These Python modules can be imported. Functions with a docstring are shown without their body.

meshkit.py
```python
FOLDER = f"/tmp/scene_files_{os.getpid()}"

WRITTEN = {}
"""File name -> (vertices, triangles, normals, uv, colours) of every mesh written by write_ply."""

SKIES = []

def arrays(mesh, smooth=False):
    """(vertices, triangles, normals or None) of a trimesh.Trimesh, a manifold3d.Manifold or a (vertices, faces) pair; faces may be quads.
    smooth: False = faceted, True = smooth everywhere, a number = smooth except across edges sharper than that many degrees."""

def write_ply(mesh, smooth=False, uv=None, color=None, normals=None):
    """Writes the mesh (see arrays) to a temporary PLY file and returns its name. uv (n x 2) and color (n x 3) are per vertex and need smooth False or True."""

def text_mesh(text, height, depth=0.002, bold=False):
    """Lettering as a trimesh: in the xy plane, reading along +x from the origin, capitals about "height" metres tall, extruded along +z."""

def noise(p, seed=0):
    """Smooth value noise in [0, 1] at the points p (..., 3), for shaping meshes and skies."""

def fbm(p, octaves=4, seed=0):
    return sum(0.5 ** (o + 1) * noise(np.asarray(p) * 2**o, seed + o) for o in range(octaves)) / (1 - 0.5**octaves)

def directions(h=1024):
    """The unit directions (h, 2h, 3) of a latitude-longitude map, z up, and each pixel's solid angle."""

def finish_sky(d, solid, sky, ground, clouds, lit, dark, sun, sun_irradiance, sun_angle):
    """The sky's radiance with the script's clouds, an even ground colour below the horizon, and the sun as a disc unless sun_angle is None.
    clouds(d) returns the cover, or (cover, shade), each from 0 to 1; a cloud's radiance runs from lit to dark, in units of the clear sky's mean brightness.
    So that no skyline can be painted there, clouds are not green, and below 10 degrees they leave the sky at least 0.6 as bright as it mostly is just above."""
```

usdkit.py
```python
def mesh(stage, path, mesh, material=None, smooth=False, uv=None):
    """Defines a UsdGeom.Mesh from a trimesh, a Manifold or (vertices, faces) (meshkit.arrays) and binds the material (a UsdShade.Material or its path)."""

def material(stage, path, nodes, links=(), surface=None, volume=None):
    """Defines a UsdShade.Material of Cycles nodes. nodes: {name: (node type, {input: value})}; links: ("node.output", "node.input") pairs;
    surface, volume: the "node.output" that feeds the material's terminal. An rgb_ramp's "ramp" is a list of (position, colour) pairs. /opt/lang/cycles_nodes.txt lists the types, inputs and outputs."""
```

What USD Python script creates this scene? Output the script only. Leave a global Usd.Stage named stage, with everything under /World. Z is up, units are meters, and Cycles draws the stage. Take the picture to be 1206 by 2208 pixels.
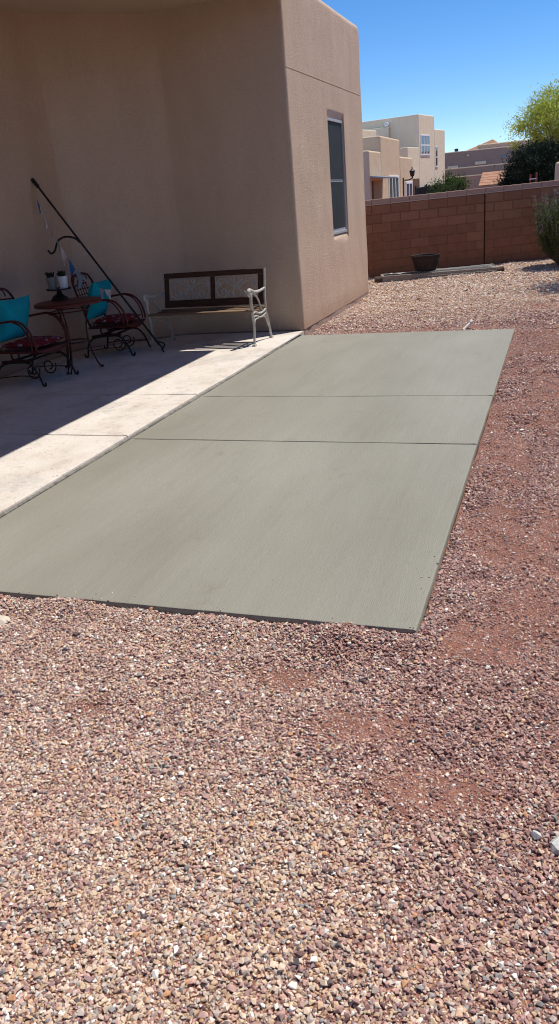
import math
import numpy as np
import trimesh
import shapely
import manifold3d as m3
import usdkit
import meshkit
from pxr import Usd, UsdGeom, UsdLux, UsdShade, Gf, Sdf, Vt

stage = Usd.Stage.CreateInMemory()
UsdGeom.SetStageUpAxis(stage, "Z")
UsdGeom.SetStageMetersPerUnit(stage, 1.0)
UsdGeom.Xform.Define(stage, "/World")
UsdGeom.Scope.Define(stage, "/World/Looks")
V = np.array

# ------------------------------------------------------------------ camera, sky, sun
YAW, PITCH, ROLL = -0.356967, 0.376870, -0.0895274
EXPOSURE = 0.2
SUN_EL, SUN_AZ = math.atan2(1.0, math.hypot(0.31, 0.32)), math.atan2(0.31, 0.32)
SKY_STRENGTH, SUN_INTENSITY = 0.068, 1.2

cam = UsdGeom.Camera.Define(stage, "/World/camera")
_f = V([math.sin(YAW) * math.cos(PITCH), math.cos(YAW) * math.cos(PITCH), -math.sin(PITCH)])
_r = V([math.cos(YAW), -math.sin(YAW), 0.0])
_u = np.cross(_r, _f)
_r, _u = math.cos(ROLL) * _r + math.sin(ROLL) * _u, -math.sin(ROLL) * _r + math.cos(ROLL) * _u
cam.AddTransformOp().Set(Gf.Matrix4d(*_r, 0, *_u, 0, *(-_f), 0, 0, 0, 1.5, 1))
cam.CreateHorizontalApertureAttr(24.0)
cam.CreateFocalLengthAttr(24.0 * 1686.54 / 1206.0)
cam.CreateClippingRangeAttr(Gf.Vec2f(0.05, 5000.0))
cam.CreateExposureAttr(EXPOSURE)

sky = UsdLux.DomeLight.Define(stage, "/World/sky")
sky_mat = usdkit.material(stage, "/World/Looks/sky", {
    "s": ("sky_texture", {"sky_type": "single_scattering", "sun_disc": False, "sun_elevation": SUN_EL, "sun_rotation": SUN_AZ,
                          "altitude": 1600.0, "air_density": 0.75, "aerosol_density": 0.0, "ozone_density": 2.5}),
    "h": ("hsv", {"hue": 0.503, "saturation": 1.28, "value": 2.05, "fac": 1.0}),
    "b": ("background_shader", {"strength": SKY_STRENGTH})}, [("s.color", "h.color"), ("h.color", "b.color")], surface="b.background")
UsdShade.MaterialBindingAPI.Apply(sky.GetPrim()).Bind(sky_mat)
sky.GetPrim().SetCustomDataByKey("kind", "structure")

sun = UsdLux.DistantLight.Define(stage, "/World/sun")
sun.CreateNormalizeAttr(True)
sun.CreateIntensityAttr(SUN_INTENSITY)
sun.CreateAngleAttr(0.53)
sun.CreateColorAttr(Gf.Vec3f(1.0, 0.955, 0.89))
sd = V([math.sin(SUN_AZ) * math.cos(SUN_EL), math.cos(SUN_AZ) * math.cos(SUN_EL), math.sin(SUN_EL)])
zx = np.cross([0, 0, 1.0], sd); zx /= np.linalg.norm(zx)
zy = np.cross(sd, zx)
sun.AddTransformOp().Set(Gf.Matrix4d(*zx, 0, *zy, 0, *sd, 0, 0, 0, 30, 1))

# ------------------------------------------------------------------ helpers: scene tree
_names = {}
def fresh(parent, name):
    k = (parent, name)
    n = _names.get(k, -1) + 1
    _names[k] = n
    return f"{parent}/{name}" if n == 0 else f"{parent}/{name}_{n:03d}"

def tag(prim, label=None, cat=None, group=None, kind=None):
    for k, v in (("label", label), ("category", cat), ("group", group), ("kind", kind)):
        if v: prim.SetCustomDataByKey(k, v)

class Thing:
    """An Xform directly under /World; its parts are given in world coordinates (local=False) or in the thing's own."""
    def __init__(self, name, label=None, cat=None, loc=(0, 0, 0), rz=0.0, group=None, kind=None, local=False):
        self.path = fresh("/World", name)
        self.loc, self.rz, self.local = V(loc, float), rz, local
        x = UsdGeom.Xform.Define(stage, self.path)
        x.AddTranslateOp().Set(Gf.Vec3d(*map(float, loc)))
        if rz: x.AddRotateZOp().Set(math.degrees(rz))
        self.prim = x.GetPrim()
        tag(self.prim, label, cat, group, kind)
    def part(self, name, mesh, mat, smooth=False, parent=None, label=None, kind=None):
        p = fresh(parent or self.path, name)
        v, f, n = meshkit.arrays(mesh, smooth)
        if not self.local:
            v = v - self.loc
        m = usdkit.mesh(stage, p, (v, f), mat)
        if n is not None:
            m.CreateNormalsAttr(Vt.Vec3fArray.FromNumpy(n.astype(np.float32))); m.SetNormalsInterpolation("vertex")
        tag(m.GetPrim(), label, None, None, kind)
        return p

def solo(name, mesh, mat, label=None, cat=None, smooth=False, kind=None, group=None):
    p = fresh("/World", name)
    m = usdkit.mesh(stage, p, mesh, mat, smooth)
    tag(m.GetPrim(), label, cat, group, kind)
    return m

def copy_of(src, loc, rz, label, **kw):
    t = Thing(src.prim.GetName().rstrip("0123456789").rstrip("_"), label, src.prim.GetCustomDataByKey("category"), loc, rz, **kw)
    t.prim.GetReferences().AddInternalReference(src.path)
    t.prim.SetInstanceable(True)
    return t

# ------------------------------------------------------------------ helpers: shapes
def cat(*ms):
    ms = [m for x in ms for m in (x if isinstance(x, list) else [x])]
    vs, fs, n = [], [], 0
    for m in ms:
        v, f, _ = meshkit.arrays(m)
        vs.append(v); fs.append(f + n); n += len(v)
    return np.vstack(vs), np.vstack(fs)

def mf(m):
    k = m.to_mesh()
    return np.array(k.vert_properties[:, :3], float), np.array(k.tri_verts, int)

def box(x0, x1, y0, y1, z0, z1):
    m = trimesh.creation.box([x1 - x0, y1 - y0, z1 - z0]); m.apply_translation([(x0 + x1) / 2, (y0 + y1) / 2, (z0 + z1) / 2])
    return V(m.vertices), V(m.faces)

def rbox(x0, x1, y0, y1, z0, z1, r=0.01, seg=8):
    """A box with rounded edges."""
    r = min(r, (x1 - x0) / 2.01, (y1 - y0) / 2.01, (z1 - z0) / 2.01)
    s = m3.Manifold.sphere(r, seg)
    return mf(m3.Manifold.batch_hull([s.translate((x, y, z)) for x in (x0 + r, x1 - r) for y in (y0 + r, y1 - r) for z in (z0 + r, z1 - r)]))

def spline(pts, n=8):
    p = np.asarray(pts, float)
    if len(p) < 3: return p
    q = np.vstack([2 * p[0] - p[1], p, 2 * p[-1] - p[-2]])
    out = []
    for i in range(1, len(q) - 2):
        t = np.linspace(0, 1, n, endpoint=False)[:, None]
        a, b, c, d = q[i - 1], q[i], q[i + 1], q[i + 2]
        out.append(0.5 * (2 * b + (c - a) * t + (2 * a - 5 * b + 4 * c - d) * t ** 2 + (3 * b - a - 3 * c + d) * t ** 3))
    return np.vstack(out + [p[-1:]])

def tube(pts, r, sides=7, curve=True, n=6, flat=None):
    p = spline(pts, n) if curve else np.asarray(pts, float)
    keep = np.r_[True, np.linalg.norm(np.diff(p, axis=0), axis=1) > 1e-6]
    p = p[keep]
    t = np.gradient(p, axis=0); t /= np.linalg.norm(t, axis=1, keepdims=True) + 1e-12
    a = np.zeros_like(p)
    ref = V([0, 0, 1.0]) if abs(t[0][2]) < 0.9 else V([1.0, 0, 0])
    a0 = np.cross(t[0], ref); a0 /= np.linalg.norm(a0); a[0] = a0
    for i in range(1, len(p)):
        a0 = a0 - t[i] * (a0 @ t[i]); a0 /= np.linalg.norm(a0) + 1e-12; a[i] = a0
    b = np.cross(t, a)
    ang = np.arange(sides) * 2 * np.pi / sides
    rr = np.broadcast_to(np.interp(np.linspace(0, 1, len(p)), np.linspace(0, 1, len(r)), r) if np.ndim(r) else r, (len(p),))
    v = p[:, None] + rr[:, None, None] * (np.cos(ang)[None, :, None] * a[:, None] + np.sin(ang)[None, :, None] * b[:, None])
    i, j = np.meshgrid(np.arange(len(p) - 1), np.arange(sides), indexing="ij")
    q = np.stack([i * sides + j, i * sides + (j + 1) % sides, (i + 1) * sides + (j + 1) % sides, (i + 1) * sides + j], -1).reshape(-1, 4)
    f = np.vstack([q[:, [0, 1, 2]], q[:, [0, 2, 3]]])
    v = v.reshape(-1, 3); n0 = len(v)
    v = np.vstack([v, p[:1], p[-1:]])
    e = (len(p) - 1) * sides
    f = np.vstack([f, [[n0, (k + 1) % sides, k] for k in range(sides)], [[n0 + 1, e + k, e + (k + 1) % sides] for k in range(sides)]])
    return v, f

def ring(c, r, th, axis="z", sides=6, n=24, a0=0, a1=2 * math.pi):
    t = np.linspace(a0, a1, n)
    z = 0 * t
    p = {"z": np.c_[np.cos(t), np.sin(t), z], "y": np.c_[np.cos(t), z, np.sin(t)], "x": np.c_[z, np.cos(t), np.sin(t)]}[axis] * r + V(c)
    return tube(p, th, sides, curve=False)

def lathe(profile, seg=28):
    m = trimesh.creation.revolve(np.asarray(profile, float), sections=seg)
    return V(m.vertices), V(m.faces)

def moved(m, d=(0, 0, 0), rz=0.0, s=1.0, rx=0.0, ry=0.0):
    v, f, _ = meshkit.arrays(m)
    R = trimesh.transformations.euler_matrix(rx, ry, rz)[:3, :3]
    return (v * s) @ R.T + V(d), f

def bar(a, b, w, h):
    """A rectangular bar from a to b, w across (horizontal), h high."""
    a, b = V(a, float), V(b, float); t = (b - a); L = np.linalg.norm(t); t /= L
    s = np.cross(t, [0, 0, 1.0]); s = s / np.linalg.norm(s) if np.linalg.norm(s) > 1e-6 else V([1.0, 0, 0]); u = np.cross(s, t)
    v, f = box(0, L, -w / 2, w / 2, -h / 2, h / 2)
    return a + v[:, :1] * t + v[:, 1:2] * (-s) + v[:, 2:] * u, f

# ------------------------------------------------------------------ materials
def look(name, c1, c2=None, scale=6.0, rough=0.8, bump=None, bump_scale=200.0, stretch=(1, 1, 1), spec=0.3, metal=0.0, speck=None, detail=5.0, coords="pos", ramp=(0.3, 0.7)):
    """Colour between c1 and c2 by noise; a fine bump; optional dark or light specks (colour, scale, threshold)."""
    c2 = c2 or c1
    nodes = {"g": ("geometry", {}), "o": ("texture_coordinate", {}), "m": ("mapping", {"scale": stretch}),
             "n": ("noise_texture", {"scale": scale, "detail": detail, "roughness": 0.6}),
             "r": ("rgb_ramp", {"ramp": [(ramp[0], c1), (ramp[1], c2)]}),
             "p": ("principled_bsdf", {"roughness": rough, "specular_ior_level": spec, "metallic": metal})}
    src = "g.position" if coords == "pos" else "o.object"
    links = [(src, "m.vector"), ("m.vector", "n.vector"), ("n.fac", "r.fac")]
    col = "r.color"
    if speck:
        nodes["sn"] = ("noise_texture", {"scale": speck[1], "detail": 3.0, "roughness": 0.6})
        nodes["sr"] = ("rgb_ramp", {"ramp": [(speck[2], (0, 0, 0)), (speck[2] + 0.06, (1, 1, 1))]})
        nodes["sm"] = ("mix", {"color2": speck[0]})
        links += [("m.vector", "sn.vector"), ("sn.fac", "sr.fac"), ("sr.color", "sm.fac"), (col, "sm.color1")]
        col = "sm.color"
    links.append((col, "p.base_color"))
    if bump:
        nodes["bn"] = ("noise_texture", {"scale": bump_scale, "detail": 4.0, "roughness": 0.65})
        nodes["b"] = ("bump", {"strength": 1.0, "distance": bump})
        links += [("m.vector", "bn.vector"), ("bn.fac", "b.height"), ("b.normal", "p.normal")]
    return usdkit.material(stage, f"/World/Looks/{name}", nodes, links, surface="p.BSDF")

M = {}
def stucco(name, c1, c2, bump=0.014, bscale=55.0):
    """Sand-finish stucco: broad vertical weather streaks, patchy tone, grainy relief."""
    return usdkit.material(stage, f"/World/Looks/{name}", {
        "g": ("geometry", {}), "m": ("mapping", {"scale": (1.5, 1.5, 0.55)}),
        "n": ("noise_texture", {"scale": 1.6, "detail": 6.0, "roughness": 0.62}),
        "n2": ("noise_texture", {"scale": 45.0, "detail": 3.0, "roughness": 0.7}),
        "mx": ("mix", {"fac": 0.5}),
        "r": ("rgb_ramp", {"ramp": [(0.34, c1), (0.62, c2)]}),
        "bn": ("noise_texture", {"scale": bscale, "detail": 4.0, "roughness": 0.7}),
        "b2": ("noise_texture", {"scale": 3.0, "detail": 3.0}),
        "bb": ("bump", {"strength": 0.35, "distance": 0.05}),
        "b": ("bump", {"strength": 1.0, "distance": bump}),
        "sx": ("separate_xyz", {}), "dm": ("math", {"math_type": "multiply_add", "value2": -2.6, "value3": 0.62}), "da": ("math", {"math_type": "multiply_add", "value2": 0.9}), "dr": ("rgb_ramp", {"ramp": [(0.45, (0, 0, 0)), (1.0, (0.55, 0.55, 0.55))]}),
        "dx": ("mix", {"color2": (c1[0] * 0.72, c1[1] * 0.60, c1[2] * 0.55)}),
        "p": ("principled_bsdf", {"roughness": 0.93, "specular_ior_level": 0.15})},
        [("g.position", "sx.vector"), ("sx.z", "dm.value1"), ("n2.fac", "da.value1"), ("dm.value", "da.value3"), ("da.value", "dr.fac"), ("dr.color", "dx.fac"), ("r.color", "dx.color1"), ("dx.color", "p.base_color"),
         ("g.position", "m.vector"), ("m.vector", "n.vector"), ("g.position", "n2.vector"), ("n.fac", "mx.color1"), ("n2.fac", "mx.color2"), ("mx.color", "r.fac"),
         ("g.position", "bn.vector"), ("g.position", "b2.vector"), ("b2.fac", "bb.height"), ("bb.normal", "b.normal"), ("bn.fac", "b.height"), ("b.normal", "p.normal")], surface="p.BSDF")

M["stucco"] = stucco("tan_stucco", (0.505, 0.370, 0.265), (0.61, 0.456, 0.338))
M["soffit"] = stucco("soffit_plaster", (0.46, 0.37, 0.28), (0.52, 0.42, 0.32), 0.003)
M["footing"] = look("footing", (0.30, 0.22, 0.18), (0.42, 0.31, 0.25), 12, 0.95, 0.01, 40)
M["tan_far"] = stucco("tan_far_stucco", (0.53, 0.395, 0.262), (0.60, 0.455, 0.31), 0.004, 40)
M["cream_far"] = stucco("cream_far_stucco", (0.72, 0.60, 0.42), (0.78, 0.66, 0.47), 0.004, 40)
M["brown_far"] = stucco("brown_far_stucco", (0.31, 0.22, 0.175), (0.36, 0.255, 0.205), 0.004, 40)
M["tile"] = look("roof_tile", (0.30, 0.14, 0.08), (0.46, 0.25, 0.15), 3.0, 0.85, 0.03, 12)
M["grey_vinyl"] = look("grey_vinyl", (0.34, 0.34, 0.33), (0.42, 0.42, 0.41), 20, 0.5)
M["white"] = look("white_vinyl", (0.74, 0.74, 0.73), (0.80, 0.80, 0.79), 20, 0.45)
M["grey_blind"] = look("grey_blind", (0.22, 0.235, 0.24), (0.25, 0.265, 0.27), 6, 0.8)
M["dark_room"] = look("dark_room", (0.025, 0.028, 0.03), (0.045, 0.05, 0.05), 3, 0.9)
M["pane"] = usdkit.material(stage, "/World/Looks/pane_glass", {
    "t": ("transparent_bsdf", {"color": (0.80, 0.86, 0.86)}), "g": ("glossy_bsdf", {"color": (0.95, 0.97, 1.0), "roughness": 0.02}), "f": ("fresnel", {"IOR": 1.65}), "m": ("mix_closure", {})},
    [("f.fac", "m.fac"), ("t.BSDF", "m.closure1"), ("g.BSDF", "m.closure2")], surface="m.closure")
M["screen"] = usdkit.material(stage, "/World/Looks/screened_pane", {"p": ("principled_bsdf", {"base_color": (0.046, 0.048, 0.046), "roughness": 0.6, "specular_ior_level": 0.2}), "t": ("transparent_bsdf", {"color": (0.9, 0.9, 0.9)}), "m": ("mix_closure", {"fac": 0.30})},
    [("p.BSDF", "m.closure1"), ("t.BSDF", "m.closure2")], surface="m.closure")
M["block"] = [look(f"block_{k}", c1, c2, 9, 0.95, 0.004, 140) for k, (c1, c2) in zip("abcde", [tuple((c[0] * 0.93, c[1] * 0.96, c[2] * 0.78) for c in q) for q in [
    ((0.255, 0.110, 0.068), (0.305, 0.135, 0.085)), ((0.27, 0.120, 0.074), (0.32, 0.145, 0.092)), ((0.235, 0.098, 0.060), (0.285, 0.123, 0.077)),
    ((0.29, 0.128, 0.080), (0.335, 0.152, 0.098)), ((0.225, 0.095, 0.060), (0.275, 0.118, 0.073))]])]
M["mortar"] = look("mortar", (0.20, 0.085, 0.055), (0.25, 0.11, 0.07), 14, 0.95, 0.003, 160)
M["pale_mortar"] = look("pale_mortar", (0.50, 0.36, 0.28), (0.60, 0.45, 0.36), 20, 0.95)
M["cap"] = look("cap_block", (0.35, 0.22, 0.16), (0.42, 0.27, 0.20), 7, 0.95, 0.004, 120)
M["black_iron"] = look("black_iron", (0.012, 0.011, 0.011), (0.025, 0.022, 0.02), 30, 0.55, 0.001, 200)
M["red_iron"] = look("red_iron", (0.075, 0.013, 0.010), (0.125, 0.022, 0.016), 25, 0.5, 0.0008, 250, speck=((0.05, 0.02, 0.015), 60, 0.6))
M["dark_red_iron"] = look("dark_red_iron", (0.030, 0.010, 0.008), (0.062, 0.015, 0.012), 25, 0.55, 0.0008, 250)
M["teal"] = look("teal_cloth", (0.0, 0.28, 0.34), (0.0, 0.34, 0.40), 8, 0.85, 0.002, 260)
M["white_iron"] = look("white_cast_metal", (0.36, 0.33, 0.285), (0.50, 0.47, 0.41), 18, 0.5, 0.001, 120)
M["old_wood"] = look("bench_wood", (0.035, 0.014, 0.008), (0.085, 0.036, 0.018), 7, 0.7, 0.002, 60, stretch=(0.6, 9, 9))
M["slat_wood"] = look("slat_wood", (0.10, 0.058, 0.034), (0.24, 0.16, 0.10), 7, 0.75, 0.002, 60, stretch=(0.6, 9, 9))
M["grey_timber"] = look("grey_timber", (0.17, 0.145, 0.118), (0.29, 0.255, 0.215), 6, 0.9, 0.004, 40, stretch=(0.8, 8, 8))
M["log"] = look("dark_log", (0.05, 0.032, 0.024), (0.12, 0.08, 0.06), 14, 0.95, 0.01, 30)
M["wire"] = look("galvanised_wire", (0.36, 0.37, 0.36), (0.48, 0.49, 0.48), 20, 0.4, metal=0.3)
M["barrel"] = look("dark_barrel", (0.018, 0.009, 0.007), (0.036, 0.019, 0.014), 8, 0.75, 0.002, 60, stretch=(5, 5, 0.7))
M["pot_grey"] = look("grey_pot", (0.17, 0.16, 0.15), (0.22, 0.21, 0.20), 16, 0.7)
M["pot_white"] = look("white_pot", (0.60, 0.62, 0.64), (0.68, 0.70, 0.72), 16, 0.5)
M["bark"] = look("bark", (0.10, 0.08, 0.055), (0.20, 0.16, 0.11), 10, 0.95, 0.01, 30)
M["pipe"] = look("white_pipe", (0.72, 0.68, 0.62), (0.78, 0.74, 0.68), 20, 0.5)
M["pale_rock"] = look("pale_rock", (0.42, 0.42, 0.40), (0.60, 0.60, 0.57), 60, 0.9, 0.004, 120)
M["flag_stone"] = look("flat_stone", (0.46, 0.40, 0.32), (0.56, 0.49, 0.40), 18, 0.92, 0.002, 150)
for k, c in (("white", (0.62, 0.56, 0.53)), ("blue", (0.05, 0.19, 0.46)), ("grey", (0.33, 0.35, 0.36)), ("pink", (0.50, 0.40, 0.37)), ("pale_blue", (0.30, 0.40, 0.52))):
    M["flag_" + k] = look(f"flag_{k}", tuple(0.88 * x for x in c), c, 14, 0.9, 0.001, 300)
M["cord"] = look("cord", (0.35, 0.31, 0.28), (0.42, 0.38, 0.34), 40, 0.9)

def leafy(name, stops, trans=0.35, rough=0.6):
    return usdkit.material(stage, f"/World/Looks/{name}", {
        "g": ("geometry", {}), "r": ("rgb_ramp", {"ramp": stops}), "n": ("noise_texture", {"scale": 2.2, "detail": 2.0}), "a": ("math", {"math_type": "multiply_add", "value2": 0.55, "value3": -0.02}),
        "s": ("math", {"math_type": "multiply_add", "value2": 0.5}),
        "p": ("principled_bsdf", {"roughness": rough, "specular_ior_level": 0.25}), "t": ("translucent_bsdf", {}), "m": ("mix_closure", {"fac": trans})},
        [("g.position", "n.vector"), ("g.random_per_island", "s.value1"), ("n.fac", "a.value1"), ("a.value", "s.value3"), ("s.value", "r.fac"), ("r.color", "p.base_color"), ("r.color", "t.color"), ("p.BSDF", "m.closure1"), ("t.BSDF", "m.closure2")], surface="m.closure")
M["leaf_yellow"] = leafy("leaf_yellow_green", [(0.0, (0.30, 0.36, 0.08)), (0.4, (0.50, 0.54, 0.09)), (0.8, (0.68, 0.66, 0.14)), (1.0, (0.74, 0.68, 0.20))], 0.6)
M["leaf_dark"] = leafy("leaf_juniper", [(0.0, (0.010, 0.020, 0.012)), (0.6, (0.024, 0.046, 0.022)), (1.0, (0.07, 0.105, 0.04))], 0.15)
M["leaf_green"] = leafy("leaf_green", [(0.0, (0.04, 0.07, 0.02)), (0.6, (0.09, 0.14, 0.035)), (1.0, (0.17, 0.22, 0.06))], 0.4)
M["leaf_sage"] = leafy("leaf_sage", [(0.0, (0.07, 0.10, 0.035)), (0.6, (0.16, 0.205, 0.08)), (1.0, (0.28, 0.32, 0.16))], 0.45)
M["bloom_sage"] = leafy("bloom_sage", [(0.0, (0.19, 0.175, 0.18)), (0.6, (0.32, 0.30, 0.30)), (1.0, (0.44, 0.42, 0.40))], 0.25)

# seat cushion: red ground with a loose white and blue floral print
M["print"] = usdkit.material(stage, "/World/Looks/floral_print", {
    "o": ("geometry", {}), "v": ("voronoi_texture", {"scale": 17.0}), "w": ("noise_texture", {"scale": 42.0, "detail": 1.0}),
    "r": ("rgb_ramp", {"ramp": [(0.0, (0.55, 0.50, 0.46)), (0.20, (0.50, 0.44, 0.42)), (0.24, (0.05, 0.14, 0.22)), (0.31, (0.06, 0.12, 0.18)), (0.35, (0.20, 0.02, 0.022)), (1.0, (0.16, 0.014, 0.018))]}),
    "a": ("math", {"math_type": "multiply_add", "value2": 0.45, "value3": -0.2}), "s": ("math", {"math_type": "add"}),
    "p": ("principled_bsdf", {"roughness": 0.85, "specular_ior_level": 0.2})},
    [("o.position", "v.vector"), ("o.position", "w.vector"), ("w.fac", "a.value1"), ("a.value", "s.value1"), ("v.distance", "s.value2"), ("s.value", "r.fac"), ("r.color", "p.base_color")], surface="p.BSDF")

# new concrete: grey green, long trowel and broom streaks that run along the slab, faint damp blotches
M["concrete"] = usdkit.material(stage, "/World/Looks/new_concrete", {
    "g": ("geometry", {}), "m1": ("mapping", {"scale": (26.0, 1.1, 1.0), "rotation": (0, 0, 0.12)}), "m2": ("mapping", {"scale": (1.3, 0.45, 1.0), "rotation": (0, 0, 0.12)}),
    "n1": ("noise_texture", {"scale": 1.0, "detail": 5.0, "roughness": 0.6}), "n2": ("noise_texture", {"scale": 1.0, "detail": 4.0, "roughness": 0.55}), "n3": ("noise_texture", {"scale": 3.2, "detail": 6.0, "roughness": 0.7}),
    "a1": ("math", {"math_type": "multiply", "value2": 0.20}), "a2": ("math", {"math_type": "multiply_add", "value2": 0.80}),
    "r": ("rgb_ramp", {"ramp": [(0.32, (0.204, 0.192, 0.149)), (0.5, (0.238, 0.227, 0.181)), (0.68, (0.274, 0.263, 0.213))]}),
    "sr": ("rgb_ramp", {"ramp": [(0.60, (0, 0, 0)), (0.76, (0.55, 0.55, 0.55))]}), "sm": ("mix", {"color2": (0.165, 0.148, 0.11)}),
    "pn": ("noise_texture", {"scale": 42.0, "detail": 4.0, "roughness": 0.65}), "pr": ("rgb_ramp", {"ramp": [(0.64, (0, 0, 0)), (0.72, (0.55, 0.55, 0.55))]}), "pm": ("mix", {"color2": (0.125, 0.115, 0.09)}),
    "bn": ("noise_texture", {"scale": 5.0, "detail": 4.0}), "mb": ("mapping", {"scale": (48.0, 3.5, 1.0), "rotation": (0, 0, 0.12)}), "b": ("bump", {"strength": 0.8, "distance": 0.004}),
    "p": ("principled_bsdf", {"roughness": 0.62, "specular_ior_level": 0.35})},
    [("g.position", "m1.vector"), ("g.position", "m2.vector"), ("m1.vector", "n1.vector"), ("m2.vector", "n2.vector"), ("g.position", "n3.vector"),
     ("n1.fac", "a1.value1"), ("n2.fac", "a2.value1"), ("a1.value", "a2.value3"), ("a2.value", "r.fac"), ("n3.fac", "sr.fac"), ("sr.color", "sm.fac"), ("r.color", "sm.color1"), ("g.position", "pn.vector"), ("pn.fac", "pr.fac"), ("pr.color", "pm.fac"), ("sm.color", "pm.color1"), ("pm.color", "p.base_color"),
     ("g.position", "mb.vector"), ("mb.vector", "bn.vector"), ("bn.fac", "b.height"), ("b.normal", "p.normal")], surface="p.BSDF")
# old patio: chalky cream with grey scuffs, worn pits
M["patio"] = usdkit.material(stage, "/World/Looks/old_patio", {
    "g": ("geometry", {}), "m": ("mapping", {"scale": (1.0, 0.7, 1.0)}), "n": ("noise_texture", {"scale": 2.4, "detail": 8.0, "roughness": 0.68}),
    "r": ("rgb_ramp", {"ramp": [(0.30, (0.43, 0.365, 0.30)), (0.46, (0.57, 0.51, 0.44)), (0.66, (0.64, 0.59, 0.525))]}),
    "m2": ("mapping", {"scale": (5.0, 11.0, 1.0), "rotation": (0, 0, 0.9)}), "n2": ("noise_texture", {"scale": 2.0, "detail": 8.0, "roughness": 0.75}), "r2": ("rgb_ramp", {"ramp": [(0.57, (0, 0, 0)), (0.66, (0.8, 0.8, 0.8))]}),
    "n3": ("noise_texture", {"scale": 1.7, "detail": 9.0, "roughness": 0.72, "distortion": 0.4}), "r3": ("rgb_ramp", {"ramp": [(0.55, (0, 0, 0)), (0.62, (0.55, 0.55, 0.55))]}),
    "n4": ("noise_texture", {"scale": 26.0, "detail": 3.0, "roughness": 0.6}), "r4": ("rgb_ramp", {"ramp": [(0.68, (0, 0, 0)), (0.72, (0.85, 0.85, 0.85))]}),
    "x": ("mix", {"color2": (0.30, 0.265, 0.225)}), "x3": ("mix", {"color2": (0.42, 0.39, 0.345)}), "x4": ("mix", {"color2": (0.20, 0.165, 0.13)}),
    "bn": ("noise_texture", {"scale": 60.0, "detail": 5.0, "roughness": 0.7}), "b": ("bump", {"strength": 0.8, "distance": 0.005}),
    "p": ("principled_bsdf", {"roughness": 0.9, "specular_ior_level": 0.2})},
    [("g.position", "m.vector"), ("m.vector", "n.vector"), ("n.fac", "r.fac"), ("g.position", "m2.vector"), ("m2.vector", "n2.vector"), ("n2.fac", "r2.fac"), ("g.position", "n3.vector"), ("n3.fac", "r3.fac"), ("r3.color", "x3.fac"), ("r.color", "x3.color1"),
     ("r2.color", "x.fac"), ("x3.color", "x.color1"), ("g.position", "n4.vector"), ("n4.fac", "r4.fac"), ("r4.color", "x4.fac"), ("x.color", "x4.color1"),
     ("x4.color", "p.base_color"), ("g.position", "bn.vector"), ("bn.fac", "b.height"), ("b.normal", "p.normal")], surface="p.BSDF")
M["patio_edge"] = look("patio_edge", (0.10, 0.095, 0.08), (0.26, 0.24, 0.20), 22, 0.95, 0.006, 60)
M["painted_shade_side"] = look("painted_shade_slab_side", (0.055, 0.044, 0.034), (0.12, 0.10, 0.078), 14, 0.95, 0.006, 60)  # slab sides: their shade painted into a dark dirt brown
M["joint"] = look("joint_dirt", (0.09, 0.085, 0.07), (0.15, 0.14, 0.115), 30, 0.95)
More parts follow.
